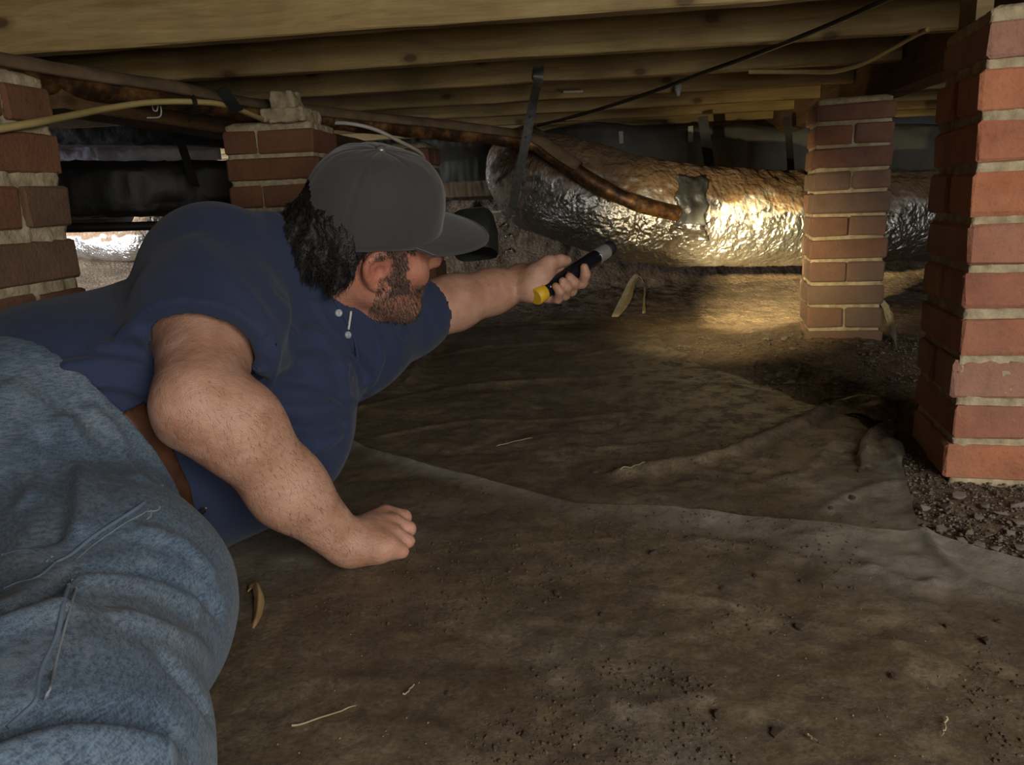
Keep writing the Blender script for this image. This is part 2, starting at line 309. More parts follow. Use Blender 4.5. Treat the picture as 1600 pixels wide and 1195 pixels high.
# ------------------------------------------------------------------ implicit-surface modelling
SDFH = 1.0
def rc(a, b, ra, rb, k=.01): return ('rc', np.asarray(a, float), np.asarray(b, float), ra, rb, k)
def el(c, M, r, k=.01, op='u'): return ('el' if op == 'u' else 'es', np.asarray(c, float), np.asarray(M, float), np.asarray(r, float), None, k)
def chain(pts, rs, k=.01): return [rc(pts[i], pts[i+1], rs[i], rs[i+1], k) for i in range(len(pts)-1)]
def tb(st, k=.03): return ('tb', st, None, None, None, k)
def smin(a, b, k):
    h = np.maximum(k-np.abs(a-b), 0)/k; return np.minimum(a, b)-h*h*k*.25
def prim_eval(p, q):
    t = q[0]
    if t == 'rc':
        a, b, ra, rb = q[1:5]; ba = b-a; h = np.clip(((p-a)@ba)/(ba@ba+1e-12), 0, 1)
        return np.linalg.norm(p-a-h[:, None]*ba, axis=1)-(ra+(rb-ra)*h)
    if t in ('el', 'es'):
        l = (p-q[1])@q[2]; k0 = np.linalg.norm(l/q[3], axis=1); k1 = np.linalg.norm(l/q[3]**2, axis=1)
        return k0*(k0-1)/(k1+1e-9)
    if t == 'tb':
        st = q[1]; d = None
        for (c0, l0, f0, rl0, rf0), (c1, l1, f1, rl1, rf1) in zip(st[:-1], st[1:]):
            ba = c1-c0; h = np.clip(((p-c0)@ba)/(ba@ba), 0, 1)[:, None]
            c = c0+h*ba; L = l0+h*(l1-l0); F_ = f0+h*(f1-f0)
            w = p-c; u = (w*L).sum(1)/np.linalg.norm(L, axis=1); v = (w*F_).sum(1)/np.linalg.norm(F_, axis=1)
            rest = np.sqrt(np.maximum((w*w).sum(1)-u*u-v*v, 0))
            ru = (rl0+h*(rl1-rl0))[:, 0]; rv = (rf0+h*(rf1-rf0))[:, 0]; m = np.minimum(ru, rv)
            k0 = np.sqrt((u/ru)**2+(v/rv)**2+(rest/m)**2); k1 = np.sqrt((u/ru**2)**2+(v/rv**2)**2+(rest/m**2)**2)
            e = k0*(k0-1)/(k1+1e-9)
            d = e if d is None else smin(d, e, .03)
        return d
def prim_box(q):
    t = q[0]
    if t == 'rc': r = max(q[3], q[4]); return np.minimum(q[1], q[2])-r, np.maximum(q[1], q[2])+r
    if t in ('el', 'es'): r = q[3].max(); return q[1]-r, q[1]+r
    if t == 'tb':
        c = np.array([s[0] for s in q[1]]); r = max(max(s[3], s[4]) for s in q[1]); return c.min(0)-r, c.max(0)+r
def field(prims, p, off=0.0, margin=.07):
    d = np.full(len(p), .5)
    for q in prims:
        lo, hi = prim_box(q); lo = lo-margin-off; hi = hi+margin+off
        idx = np.nonzero(((p > lo) & (p < hi)).all(1))[0]
        if not len(idx): continue
        e = prim_eval(p[idx], q)
        d[idx] = smin(d[idx], e, q[5]) if q[0] != 'es' else -smin(-d[idx], e, q[5])
    return d-off
def surface(fn, lo, hi, h, smooth=1):
    """surface nets on a sparse block grid; fn(points)->signed distance"""
    lo = np.asarray(lo, float); hi = np.asarray(hi, float); B = 8
    nb = np.ceil((hi-lo)/(h*B)).astype(int)+1; n = nb*B
    bi = np.stack(np.meshgrid(*[np.arange(k) for k in nb], indexing='ij'), -1).reshape(-1, 3)
    cen = lo+(bi*B+(B-1)/2)*h; dc = fn(cen)
    V = np.repeat(np.repeat(np.repeat(dc.reshape(nb), B, 0), B, 1), B, 2).astype(np.float32)
    near = np.nonzero(np.abs(dc) < h*B*1.05+.004)[0]
    loc = np.stack(np.meshgrid(*[np.arange(B)]*3, indexing='ij'), -1).reshape(-1, 3)
    for s in range(0, len(near), 1500):
        b = bi[near[s:s+1500]]; ix = (b[:, None]*B+loc[None]).reshape(-1, 3)
        V[ix[:, 0], ix[:, 1], ix[:, 2]] = fn(lo+ix*h)
    S = V < 0
    # active cells
    c = S[:-1, :-1, :-1].astype(np.int8)*0
    for dx in (0, 1):
        for dy in (0, 1):
            for dz in (0, 1): c += S[dx:n[0]-1+dx, dy:n[1]-1+dy, dz:n[2]-1+dz]
    act = np.argwhere((c > 0) & (c < 8)); ids = np.full(c.shape, -1, np.int32); ids[tuple(act.T)] = np.arange(len(act))
    acc = np.zeros((len(act), 3)); cnt = np.zeros(len(act))
    cor = [(0, 0, 0), (1, 0, 0), (0, 1, 0), (1, 1, 0), (0, 0, 1), (1, 0, 1), (0, 1, 1), (1, 1, 1)]
    vals = [V[act[:, 0]+a, act[:, 1]+b, act[:, 2]+d].astype(float) for a, b, d in cor]
    for i in range(8):
        for j in range(i+1, 8):
            df = np.array(cor[j])-np.array(cor[i])
            if np.abs(df).sum() != 1: continue
            a, b = vals[i], vals[j]; m = (a < 0) != (b < 0)
            t = a[m]/(a[m]-b[m]); acc[m] += np.array(cor[i])+t[:, None]*df; cnt[m] += 1
    vert = lo+(act+acc/cnt[:, None])*h
    F = []
    for ax in range(3):
        sl0 = [slice(None)]*3; sl1 = [slice(None)]*3; sl0[ax] = slice(0, -1); sl1[ax] = slice(1, None)
        a = S[tuple(sl0)]; b = S[tuple(sl1)]; e = np.argwhere(a != b); flip = a[tuple(e.T)]
        u, v = (ax+1) % 3, (ax+2) % 3
        ok = (e[:, u] > 0) & (e[:, v] > 0) & (e[:, u] < n[u]-1) & (e[:, v] < n[v]-1); e = e[ok]; flip = flip[ok]
        def cid(du, dv):
            g = e.copy(); g[:, u] -= du; g[:, v] -= dv; return ids[tuple(g.T)]
        q = np.stack([cid(1, 1), cid(0, 1), cid(0, 0), cid(1, 0)], 1)
        q[~flip] = q[~flip][:, ::-1]; F.append(q)
    F = np.vstack(F); F = F[(F >= 0).all(1)]
    for _ in range(smooth):
        vert = relax(vert, F, .5)
    return vert, F
def biggest(v, F):
    """keep the largest connected piece"""
    lab = np.arange(len(v))
    while True:
        m = lab[F].min(1); new = lab.copy()
        for k in range(4): np.minimum.at(new, F[:, k], m)
        new = new[new]
        if (new == lab).all(): break
        lab = new
    u, c = np.unique(lab, return_counts=True); keep = lab == u[np.argmax(c)]; ix = np.cumsum(keep)-1
    return v[keep], ix[F[keep[F[:, 0]]]]
def relax(v, F, w):
    s = np.zeros_like(v); c = np.zeros(len(v))
    for k in range(4):
        a, b = F[:, k], F[:, (k+1) % 4]
        for x in range(3): s[:, x] += np.bincount(a, v[b, x], len(v))+np.bincount(b, v[a, x], len(v))
        c += np.bincount(a, minlength=len(v))+np.bincount(b, minlength=len(v))
    return v*(1-w)+w*s/np.maximum(c, 1)[:, None]
def vnormals(v, F):
    fn = np.cross(v[F[:, 2]]-v[F[:, 0]], v[F[:, 3]]-v[F[:, 1]]); N = np.zeros_like(v)
    for k in range(4):
        for x in range(3): N[:, x] += np.bincount(F[:, k], fn[:, x], len(v))
    return normalize(N)
def on_surface(v, N, pts2):
    """3D points of a garment surface met along bearings from the photograph (first hit)"""
    x, y, t = (lambda q: (800+FPX*(q@CR)/(q@CF), 597.5-FPX*(q@CU)/(q@CF), q@CF))(v-CAM)
    out = []
    for px, py in pts2:
        d2 = (x-px)**2+(y-py)**2; i = np.nonzero(d2 < 60)[0]
        if not len(i): i = np.array([np.argmin(d2)])
        out.append(v[i[np.argmin(t[i])]])
    return np.array(out)
def seg_dist(p, line):
    d = np.full(len(p), 9.0)
    for a, b in zip(line[:-1], line[1:]):
        ba = b-a; h = np.clip(((p-a)@ba)/(ba@ba+1e-12), 0, 1); d = np.minimum(d, np.linalg.norm(p-a-h[:, None]*ba, axis=1))
    return d
def folds(v, F, lst):
    N = vnormals(v, F); disp = np.zeros(len(v))
    for pts, width, amp in lst:
        L = spline(on_surface(v, N, pts), 6*len(pts)); lo = L.min(0)-4*width; hi = L.max(0)+4*width
        i = np.nonzero(((v > lo) & (v < hi)).all(1))[0]
        if not len(i): continue
        d = seg_dist(v[i], L)/width; disp[i] += amp*(np.exp(-d*d)*1.35-.35*np.exp(-(d/2.2)**2))
    return v+N*disp[:, None]
# ------------------------------------------------------------------ the man
J = {k: P(*q) for k, q in dict(
    waist=(150, 700, 1.02), mid=(345, 596, 1.18), chest=(455, 495, 1.25), upper=(485, 450, 1.23),
    shR=(338, 428, 1.09), elR=(310, 632, .865), wrR=(533, 842, .985),
    shL=(560, 525, 1.29), elL=(660, 487, 1.42), wrL=(813, 443, 1.53),
    hip=(85, 790, .95), hipR=(84, 850, .84), thR=(166, 950, .735), knR=(48, 1230, .50), knR2=(0, 1420, .40),
    hipL=(40, 760, 1.05)).items()}
def imgdir(dx, dy, dz=0.0): return normalize(dx*CR-dy*CU+dz*CF)
n0 = imgdir(.75, .66, 0.05); ax0 = normalize(J['mid']-J['waist']); r0_ = normalize(np.cross(n0, ax0)); n0 = np.cross(ax0, r0_)
r1_ = normalize(J['shR']-J['shL']); ax1 = normalize(J['upper']-J['mid']); n1 = normalize(np.cross(ax1, r1_)); r1_ = np.cross(n1, ax1)
rm = normalize(r0_*.65+r1_*.35); nm = normalize(n0*.65+n1*.35)
TORSO = tb([(J['hip'], r0_, n0, .165, .175), (J['waist'], r0_, n0, .165, .195), (J['mid'], rm, nm, .155, .195),
            (J['chest'], r1_, n1, .160, .140), (J['upper'], r1_, n1, .12, .085)], .05)
# head frame
HO = P(571.6, 379.2, 1.167)
HF = normalize(np.array([.857, .502, -.121])); HS = normalize(np.array([.418, -.812, -.408])); HS = normalize(HS-HF*(HS@HF)); HT = np.cross(HS, HF)
HM = np.stack([HF, HS, HT], 1)
def hd(f, s, t): return HO+HF*f+HS*s+HT*t
def hrc(a, b, ra, rb, k=.012): return rc(hd(*a), hd(*b), ra, rb, k)
HEAD = [el(hd(-.004, 0, .033), HM, (.094, .075, .090), .02), el(hd(.036, 0, -.030), HM, (.062, .060, .088), .03),
        hrc((.01, .050, -.052), (.070, .022, -.098), .024, .020, .03), hrc((.01, -.050, -.052), (.070, -.022, -.098), .024, .020, .03),
        hrc((.074, .008, -.100), (.074, -.008, -.100), .022, .022, .02),
        hrc((.092, 0, .018), (.108, 0, -.018), .0085, .0115, .012), hrc((.109, 0, -.021), (.112, 0, -.023), .0125, .012, .006),
        hrc((.098, .011, -.026), (.102, .010, -.026), .0075, .0075, .006), hrc((.098, -.011, -.026), (.102, -.010, -.026), .0075, .0075, .006),
        hrc((.085, .038, .026), (.094, .008, .028), .010, .010, .014), hrc((.085, -.038, .026), (.094, -.008, .028), .010, .010, .014),
        hrc((.068, .046, -.020), (.074, .040, -.030), .018, .018, .02), hrc((.068, -.046, -.020), (.074, -.040, -.030), .018, .018, .02),
        hrc((.090, .020, -.060), (.096, 0, -.058), .0065, .0085, .008), hrc((.090, -.020, -.060), (.096, 0, -.058), .0065, .0085, .008),
        hrc((.087, .018, -.072), (.093, 0, -.073), .007, .009, .008), hrc((.087, -.018, -.072), (.093, 0, -.073), .007, .009, .008),
        el(hd(.098, .032, .008), HM, (.016, .015, .011), .012, 's'), el(hd(.098, -.032, .008), HM, (.016, .015, .011), .012, 's'),
        hrc((.088, .030, .009), (.088, .034, .009), .0125, .012, .004), hrc((.088, -.030, .009), (.088, -.034, .009), .0125, .012, .004)]
for sgn in (1, -1):
    ear = [(-.002, .074, -.030), (-.010, .078, -.026), (-.024, .084, -.006), (-.027, .087, .014), (-.018, .086, .029), (-.004, .082, .030), (.004, .078, .018), (.004, .075, .004)]
    ear = spline([(a+.010, sgn*(b-.002), c*.92-.007) for a, b, c in ear], 22)
    HEAD += [hrc(ear[i], ear[i+1], .0048 if i > 3 else .0075-.0006*i, .0048 if i > 2 else .0069-.0006*i, .004) for i in range(len(ear)-1)]
    HEAD += [el(hd(.000, sgn*.075, -.005), HM, (.018, .006, .028), .006), hrc((.004, sgn*.078, -.016), (-.006, sgn*.081, .010), .0045, .0035, .004),
             hrc((.016, sgn*.074, -.008), (.014, sgn*.074, .000), .006, .005, .005), el(hd(.005, sgn*.083, -.006), HM, (.008, .008, .011), .003, 's')]
NECK0 = hd(-.030, 0, -.035); NECK1 = J['upper']*.75+hd(-.03, 0, -.14)*.25
HEAD += [rc(NECK0, NECK1, .062, .070, .03), rc(hd(.03, 0, -.075), hd(-.005, 0, -.135), .035, .045, .03)]
# arms
def mixp(a, b, t): return a+(b-a)*t
ARM_R = chain([J['shR'], mixp(J['shR'], J['elR'], .45), J['elR']], [.070, .064, .045], .03)
fd = J['wrR']-J['elR']
ARM_R += chain([J['elR'], J['elR']+fd*.22+np.array([.006, .0, .012]), J['elR']+fd*.6, J['wrR']], [.043, .048, .042, .030], .03)
ARM_R += [rc(J['elR']+imgdir(-.7, .55, 0)*.022, J['elR']+imgdir(-.7, .8, 0)*.034, .026, .018, .018)]
ARM_L = chain([J['shL'], mixp(J['shL'], J['elL'], .6), J['elL']], [.070, .054, .048], .03)
fl = J['wrL']-J['elL']
ARM_L += chain([J['elL'], J['elL']+fl*.3, J['elL']+fl*.7, J['wrL']], [.047, .048, .039, .031], .03)
# right fist, knuckles down on the sheet
def px(*a): return P(*a)
HANDR = []
mcp = [px(602, 803, 1.056), px(614, 817, 1.032), px(616, 835, 1.008), px(608, 852, .987)]
pip = [px(631, 808, 1.060), px(639, 826, 1.038), px(637, 845, 1.014), px(628, 861, .995)]
dip = [px(627, 826, 1.075), px(629, 841, 1.055), px(627, 856, 1.030), px(618, 866, 1.008)]
tip = [px(608, 828, 1.075), px(610, 843, 1.055), px(610, 857, 1.030), px(604, 866, 1.008)]
for q in (mcp, pip, dip, tip):
    for i in range(4): q[i][2] = max(q[i][2], .0125)
wr2 = J['wrR']+fd*.03
for i in range(4):
    base = mixp(wr2, mcp[i], .12)
    HANDR += [rc(base, mcp[i], .0240, .0128-.0006*i, .012)]
    HANDR += [rc(mcp[i], pip[i], .0122-.0006*i, .0106-.0006*i, .003), rc(pip[i], dip[i], .0104-.0005*i, .0096-.0005*i, .003), rc(dip[i], tip[i], .0100-.0005*i, .0090, .004)]
palm = (mcp[1]+mcp[2]+wr2)/3; HANDR += [rc(mixp(wr2, mcp[3], .2)-np.array([0, 0, .004]), mixp(wr2, mcp[3], .75)-np.array([0, 0, .006]), .022, .018, .02), rc(palm-np.array([0, -.012, .012]), mcp[1]-np.array([.012, -.012, .014]), .020, .016, .02)]
thumb = [mixp(wr2, mcp[0], .25)+np.array([0, .012, -.012]), px(590, 812, 1.085), px(618, 824, 1.088), px(634, 835, 1.075)]
for q in thumb[1:]: q[2] = max(q[2], .014)
HANDR += chain(thumb, [.020, .0145, .0125, .0095], .010)
# left hand closed around the torch
FT = P(838, 463, 1.47); FH = P(955.5, 386, 1.60); FD = normalize(FH-FT)
Fc = imgdir(-.08, -.1, -1); Fc = normalize(Fc-FD*(Fc@FD))       # torch side that faces the camera
Fu = np.cross(FD, Fc); Fu = Fu if Fu@CU > 0 else -Fu            # torch side that faces up
def fp(along, c, u): return FT+FD*along+Fc*c+Fu*u
RF = .0150
HANDL = []
for i in range(4):                                               # little finger first, at the tail
    a = .034+.0200*i; r = (.0088, .0100, .0104, .0100)[i]; g = RF+r+.0005
    a2 = a+(.014 if i == 3 else 0); lift = .0 if i < 3 else -.004
    q = [fp(a+.004, -.020, .012), fp(a+.006, -g*.92, -.012), fp(a2+.006, -.006, -g*1.06), fp(a2+.003, g*.70, -g*.86+lift), fp(a2-.002, g*.98, -.010+lift)]
    if i == 3: q[3] = fp(a2+.008, g*.62, -g*.82); q[4] = fp(a2+.010, g*.95, -.010)
    HANDL += chain(q, [r*1.25, r*1.12, r*1.06, r, r*.86], .004)
wl = J['wrL']
for i in range(4): HANDL += [rc(mixp(wl, fp(.04+.02*i, -.018, .014), .15), fp(.036+.020*i, -.020, .014), .024, .0150, .02)]
HANDL += chain([wl, fp(.030, -.004, .030), fp(.052, .004, .034)], [.029, .024, .019], .02)
HANDL += chain([fp(.036, .002, .034), fp(.066, .014, .038), fp(.094, .013, .030), fp(.108, .012, .0235)], [.021, .0150, .0120, .0095], .008)
HANDL += chain([wl, fp(.006, -.012, .020), fp(.018, -.022, .008)], [.028, .018, .014], .02)
BTORSO = tb([(c_, l_, f_, a_-.012, b_-.012) for c_, l_, f_, a_, b_ in TORSO[1]], .02)
BODY = [BTORSO]+HEAD+ARM_R+ARM_L+HANDR+HANDL
def body_fn(p): return field(BODY, p)
v, F = surface(body_fn, (-.86, .66, -.01), (.02, 1.72, .56), .0032*SDFH, 1)
keep = np.nonzero(v[:, 2] < .002)[0]; v[keep, 2] = .002
MAN = thing('person', 'person in cap, navy polo and jeans lying propped on one fist, holding a torch', 'person', (J['hip'][0], J['hip'][1], 0))
BODY_O = mesh_obj('body', v, F, M_SKIN, MAN); BODY_O.location = -MAN.location
vb, Fb = v, F; Nb = vnormals(vb, Fb)
# tint: redder face, ear and knuckles; pale inner arm
col = np.ones((len(vb), 4), np.float32); loc = (vb-HO)@HM
face = np.clip(1-np.linalg.norm((loc-np.array([.05, 0, -.03]))/np.array([.12, .12, .11]), axis=1)*.55, 0, 1)
earm = np.exp(-np.sum(((loc-np.array([-.01, .08, .0]))/np.array([.03, .02, .035]))**2, 1))
kn = np.zeros(len(vb))
for q in mcp+pip: kn = np.maximum(kn, np.exp(-np.sum((vb-q)**2, 1)/.013**2))
col[:, 0] = np.clip(face*.9+earm*.5, 0, 1)*(np.linalg.norm(loc, axis=1) < .2); col[:, 1] = kn; col[:, 2] = 0
at = BODY_O.data.color_attributes.new('tint', 'FLOAT_COLOR', 'POINT'); at.data.foreach_set('color', col.ravel())

# --- polo shirt
SLR = chain([J['shR'], mixp(J['shR'], J['elR'], .45), mixp(J['shR'], J['elR'], .85)], [.090, .084, .080], .04)
SLL = chain([J['shL'], mixp(J['shL'], J['elL'], .7), mixp(J['shL'], J['elL'], 1.1)], [.082, .062, .058], .04)
SHIRT = [TORSO]+[rc(NECK1, J['upper'], .074, .10, .03), rc(J['upper'], J['shR'], .075, .08, .05), rc(J['upper'], J['shL'], .075, .07, .05),
         el(J['mid']+nm*.05-ax0*.04, np.stack([rm, nm, ax0], 1), (.14, .18, .15), .06)]
WAX = normalize(ax0+.28*CF); WPL = J['waist']-WAX*.080
HEMR = mixp(J['shR'], J['elR'], .70); HDR = normalize(normalize(J['elR']-J['shR'])+.22*imgdir(-.9, .3, 0))
HEML = mixp(J['shL'], J['elL'], 1.02); HDL = normalize(J['elL']-J['shL'])
def shirt_fn(p):
    d = field(SHIRT, p, .006)
    hr = (p-HEMR)@HDR; hl = (p-HEML)@HDL
    d = smin(d, np.maximum(np.maximum(field(SLR, p, .004), hr), np.where(hr > -.02, -field(ARM_R, p, .010), -1)), .04)
    d = smin(d, np.maximum(np.maximum(field(SLL, p, .004), hl), np.where(hl > -.015, -field(ARM_L, p, .006), -1)), .04)
    d = np.maximum(d, -((p-WPL)@WAX))
    hole = field([rc(NECK0, NECK1, .068, .074, .03)], p, .0)
    return np.maximum(d, -np.maximum(hole, -((p-NECK1)@normalize(NECK0-NECK1))-.0))
v, F = surface(shirt_fn, (-.90, .66, -.01), (-.02, 1.60, .56), .0038*SDFH, 2)
SF = [([(470, 380), (458, 420), (445, 460)], .016, -.003), ([(430, 330), (465, 400), (450, 480), (415, 560)], .022, .004),
      ([(465, 520), (500, 520), (530, 555), (548, 600)], .012, .004), ([(400, 600), (470, 590), (540, 620)], .010, -.004), ([(405, 580), (480, 560), (555, 580)], .012, .004),
      ([(430, 640), (500, 640), (560, 630)], .012, .004), ([(440, 665), (500, 675), (545, 665)], .009, -.004), ([(470, 720), (510, 700), (535, 680)], .010, .003),
      ([(110, 570), (170, 560), (225, 570)], .010, .004), ([(130, 600), (180, 590), (228, 610)], .008, -.004), ([(160, 540), (210, 525), (230, 535)], .010, .004),
      ([(300, 370), (360, 430), (420, 500)], .020, .003),
      ([(555, 545), (575, 580), (570, 630)], .009, -.004), ([(590, 520), (600, 560), (585, 600)], .010, .004), ([(620, 490), (630, 520), (640, 530)], .007, -.003),
      ([(500, 470), (530, 520), (560, 560), (570, 600)], .006, .0035), ([(170, 640), (200, 660), (230, 690)], .008, .003)]
v = folds(v, F, [(a_, b_, c_*2.0) for a_, b_, c_ in SF])
v = v+vnormals(v, F)*(fbm(v*9, 3, 4)*.0035)[:, None]; v[:, 2] = np.maximum(v[:, 2], .004)
SHIRT_O = mesh_obj('polo_shirt', v, F, M_SHIRT, MAN); SHIRT_O.location = -MAN.location; tag(SHIRT_O, 'navy blue short-sleeved polo shirt')
vs, Fs = v, F; Ns = vnormals(vs, Fs)
def near_surf(vv, NN, a, b, off=0.0):
    q = on_surface(vv, NN, [(a, b)])[0]; i = np.argmin(((vv-q)**2).sum(1)); return vv[i]+NN[i]*off, NN[i]
# collar: stand-up band with two turned-down leaves
def collar_fn(p):
    d = field([rc(NECK0, NECK1, .070, .079, .03)], p); ax = normalize(NECK0-NECK1); h = (p-NECK1)@ax
    lean = h-.026
    return np.maximum(np.abs(d-.007-np.maximum(.03-h, 0)*.35)-.0030, np.abs(lean)-.028)
v, F = surface(collar_fn, NECK1-.16, NECK1+.16, .0028*SDFH, 1)
o = mesh_obj('collar', v, F, M_SHIRT2, SHIRT_O); tag(o, 'navy ribbed collar')
for (a, b) in ((535, 491), (550, 524)):
    c, n = near_surf(vs, Ns, a, b, .001); t1 = normalize(np.cross(n, [0, 0, 1.])); t2 = np.cross(n, t1); ang = np.linspace(0, 2*np.pi, 14, endpoint=False)
    prof = [(0, .0022), (.0022, .0018), (.0030, .0030), (.0048, .0032), (.0056, .0016), (.0056, -.001)]
    vv = np.array([c+n*h+(t1*np.cos(x)+t2*np.sin(x))*r for r, h in prof for x in ang]); mesh_obj('button', vv, [tuple(q) for q in grid_faces(len(prof), 14, False, True)], M_BUTTON, SHIRT_O)
pl = spline(np.array([near_surf(vs, Ns, a, b, .0015)[0] for a, b in ((528, 470), (545, 500), (560, 540), (566, 575))]), 20)
vv, ff = tube_mesh(pl, .0016, 6); mesh_obj('placket_edge', vv, ff, M_SHIRT2, SHIRT_O)
vv, ff = tube_mesh(spline(np.array([near_surf(vs, Ns, a, b, .002)[0] for a, b in ((553, 489), (552, 502), (550, 514))]), 8), .0018, 6); o = mesh_obj('drawn_thread', vv, ff, M_WHITECLOTH, SHIRT_O); tag(o, 'white strip inside the placket')

# --- jeans
JEANS = [tb([(J['hip']-ax0*.02, r0_, n0, .165, .175), (J['waist']+ax0*.03, r0_, n0, .166, .196)], .05),
         el(J['hip']-n0*.05, np.stack([r0_, n0, ax0], 1), (.150, .15, .13), .06)]
JEANS += chain([J['hipR'], J['thR'], J['knR'], J['knR2']], [.106, .093, .086, .082], .07)
JEANS += chain([J['hipL'], J['hipL']+np.array([-.25, -.12, -.04]), J['hipL']+np.array([-.55, -.2, -.07])], [.125, .115, .09], .06)
WJ = J['waist']-WAX*.062
def jeans_fn(p): return np.maximum(field(JEANS, p, .008), (p-WJ)@WAX)
v, F = surface(jeans_fn, (-1.4, .25, -.05), (-.18, 1.12, .42), .0042*SDFH, 2)
JF = [([(0, 1150), (60, 1125), (150, 1118), (260, 1135)], .012, -.007), ([(20, 1180), (120, 1150), (240, 1165)], .018, .006),
      ([(120, 890), (200, 885), (290, 910), (345, 960)], .010, -.004), ([(130, 910), (210, 910), (300, 945)], .012, .004), ([(200, 960), (280, 990), (330, 1030)], .012, .003),
      ([(80, 680), (95, 760), (85, 830)], .012, -.005), ([(110, 660), (125, 740), (120, 820)], .013, .004), ([(30, 690), (45, 770)], .012, .003),
      ([(270, 1030), (310, 1080), (330, 1110)], .009, -.004), ([(10, 940), (60, 920), (100, 900)], .010, -.004), ([(0, 980), (50, 960), (90, 945)], .012, .004),
      ([(230, 830), (290, 850), (330, 890)], .010, .003), ([(150, 640), (190, 690), (220, 740)], .010, .003), ([(20, 600), (80, 640), (140, 700)], .014, .003)]
v = folds(v, F, [(a_, b_, c_*1.7) for a_, b_, c_ in JF]); v = v+vnormals(v, F)*(fbm(v*8, 3, 9)*.004)[:, None]; v[:, 2] = np.maximum(v[:, 2], .003)
JEANS_O = mesh_obj('jeans', v, F, M_DENIM, MAN); JEANS_O.location = -MAN.location; tag(JEANS_O, 'faded blue denim jeans')
vj, Fj = v, F; Nj = vnormals(vj, Fj)
def seam(pts, r, name='seam', m=None, n=40, off=-.0004):
    L = spline(np.array([near_surf(vj, Nj, a, b, off)[0] for a, b in pts]), n); k = np.ones(5)/5
    Ls = L.copy()
    for x in range(3): Ls[2:-2, x] = np.convolve(L[:, x], k, 'valid')
    vv, ff = tube_mesh(Ls, r, 6); return mesh_obj(name, vv, ff, m or M_SEAM, JEANS_O)
seam([(257, 752), (225, 778), (190, 800), (150, 832), (110, 860), (88, 872)], .0018, 'pocket_hem')
seam([(262, 764), (230, 790), (195, 812), (155, 843), (115, 870)], .0008, 'stitching', M_THREAD)
seam([(103, 912), (104, 935), (88, 985), (68, 1040), (56, 1095), (40, 1118), (15, 1135)], .0015, 'side_seam')
seam([(117, 915), (118, 940), (100, 995), (82, 1050), (72, 1100), (40, 1120)], .0009, 'stitching', M_THREAD)
seam([(0, 862), (30, 856), (60, 862), (88, 872)], .0015, 'back_pocket_hem')
seam([(88, 872), (60, 895), (25, 905), (0, 915)], .0013, 'back_pocket_hem')
for ctr in ((232, 800), (245, 792), (75, 868), (100, 905)):
    seam([(ctr[0]-9, ctr[1]+5), (ctr[0], ctr[1]), (ctr[0]+9, ctr[1]-5)], .0012, 'bar_tack', M_THREAD, 8)

# --- belt
def belt_fn(p):
    d = field([tb([(J['hip'], r0_, n0, .165, .175), (J['waist'], r0_, n0, .165, .195), (J['mid'], rm, nm, .155, .195)], .05)], p); h = np.abs((p-WJ)@WAX-.010)
    return np.maximum(np.maximum(np.maximum(d-.0145, h-.015), -(d-.004)), .045-(p-J['waist'])@n0)
v, F = surface(belt_fn, (-.95, .62, -.02), (-.35, 1.12, .42), .0035*SDFH, 1); v[:, 2] = np.maximum(v[:, 2], .003)
v, F = biggest(v, F)
BELT_O = mesh_obj('belt', v, F, M_BELT, MAN); BELT_O.location = -MAN.location; tag(BELT_O, 'brown leather belt')
Nbelt = vnormals(v, F)
for (a, b) in ((313, 806), (339, 856)):
    c, n = near_surf(v, Nbelt, a, b, .001); s = normalize(np.cross(n, WAX)); mb = MB()
    L = np.array([c-WAX*.013, c-WAX*.006+n*.003, c+WAX*.006+n*.003, c+WAX*.013]); vv, ff = tube_mesh(L, .0028, 8, up=n); mb.add(vv, ff); mb.build('belt_keeper', M_STEEL, BELT_O)

# --- cap
CAPO = hd(-.004, 0, .030)
def cap_pt(az, e, grow=0.0):
    """crown surface: azimuth from the front (towards right ear +), elevation 0 band .. 1 top"""
    az = np.asarray(az); e = np.asarray(e); a = .107+grow; b = .089+grow; H = .113+grow
    prof = np.cos(e*np.pi/2)**.62; hh = np.sin(e*np.pi/2)**.86
    front = np.clip(np.cos(az), 0, 1)**2; prof = prof+front*.05*np.sin(e*np.pi)
    f = np.cos(az)*a*prof; s = np.sin(az)*b*prof; t = -.004+hh*H-.020*(1-e)*np.clip(-np.cos(az), 0, 1)
    return f, s, t
nu, nv = 144, 44
AZ, E_ = np.meshgrid(np.linspace(-np.pi, np.pi, nu, endpoint=False), np.linspace(0, 1, nv)**.9, indexing='ij')
g = np.zeros_like(AZ)
for k in range(6):
    da = np.abs((AZ-(k*np.pi/3)+np.pi) % (2*np.pi)-np.pi); g -= .0014*np.exp(-(da*np.cos(E_*1.45)/.022)**2)
g += .0016*fbm(np.stack([np.cos(AZ)*3, np.sin(AZ)*3, E_*4], -1), 3, 5)
pf, ps, pt = cap_pt(AZ, E_, g)
vo = (HO+HF*.0)+((pf+.003)[..., None]*HF+ps[..., None]*HS+(pt+.035)[..., None]*HT)
pf, ps, pt = cap_pt(AZ, E_, g-.0025)
vi = HO+((pf+.003)[..., None]*HF+ps[..., None]*HS+(pt+.035)[..., None]*HT)
fo = grid_faces(nu, nv, True, False); A = AZ[:, :-1].ravel()+np.pi/nu; Em = (E_[:, :-1].ravel()+E_[:, 1:].ravel())/2
arch = (np.abs(np.abs(A)-np.pi) < .42*np.sqrt(np.clip(1-((Em-.11)/.27)**2, 0, 1))) & (Em > .11) & (Em < .38)
fo = fo[~arch]; fi = fo[:, ::-1]+nu*nv
rim = np.array([[i*nv, nu*nv+i*nv, nu*nv+((i+1) % nu)*nv, ((i+1) % nu)*nv] for i in range(nu)])
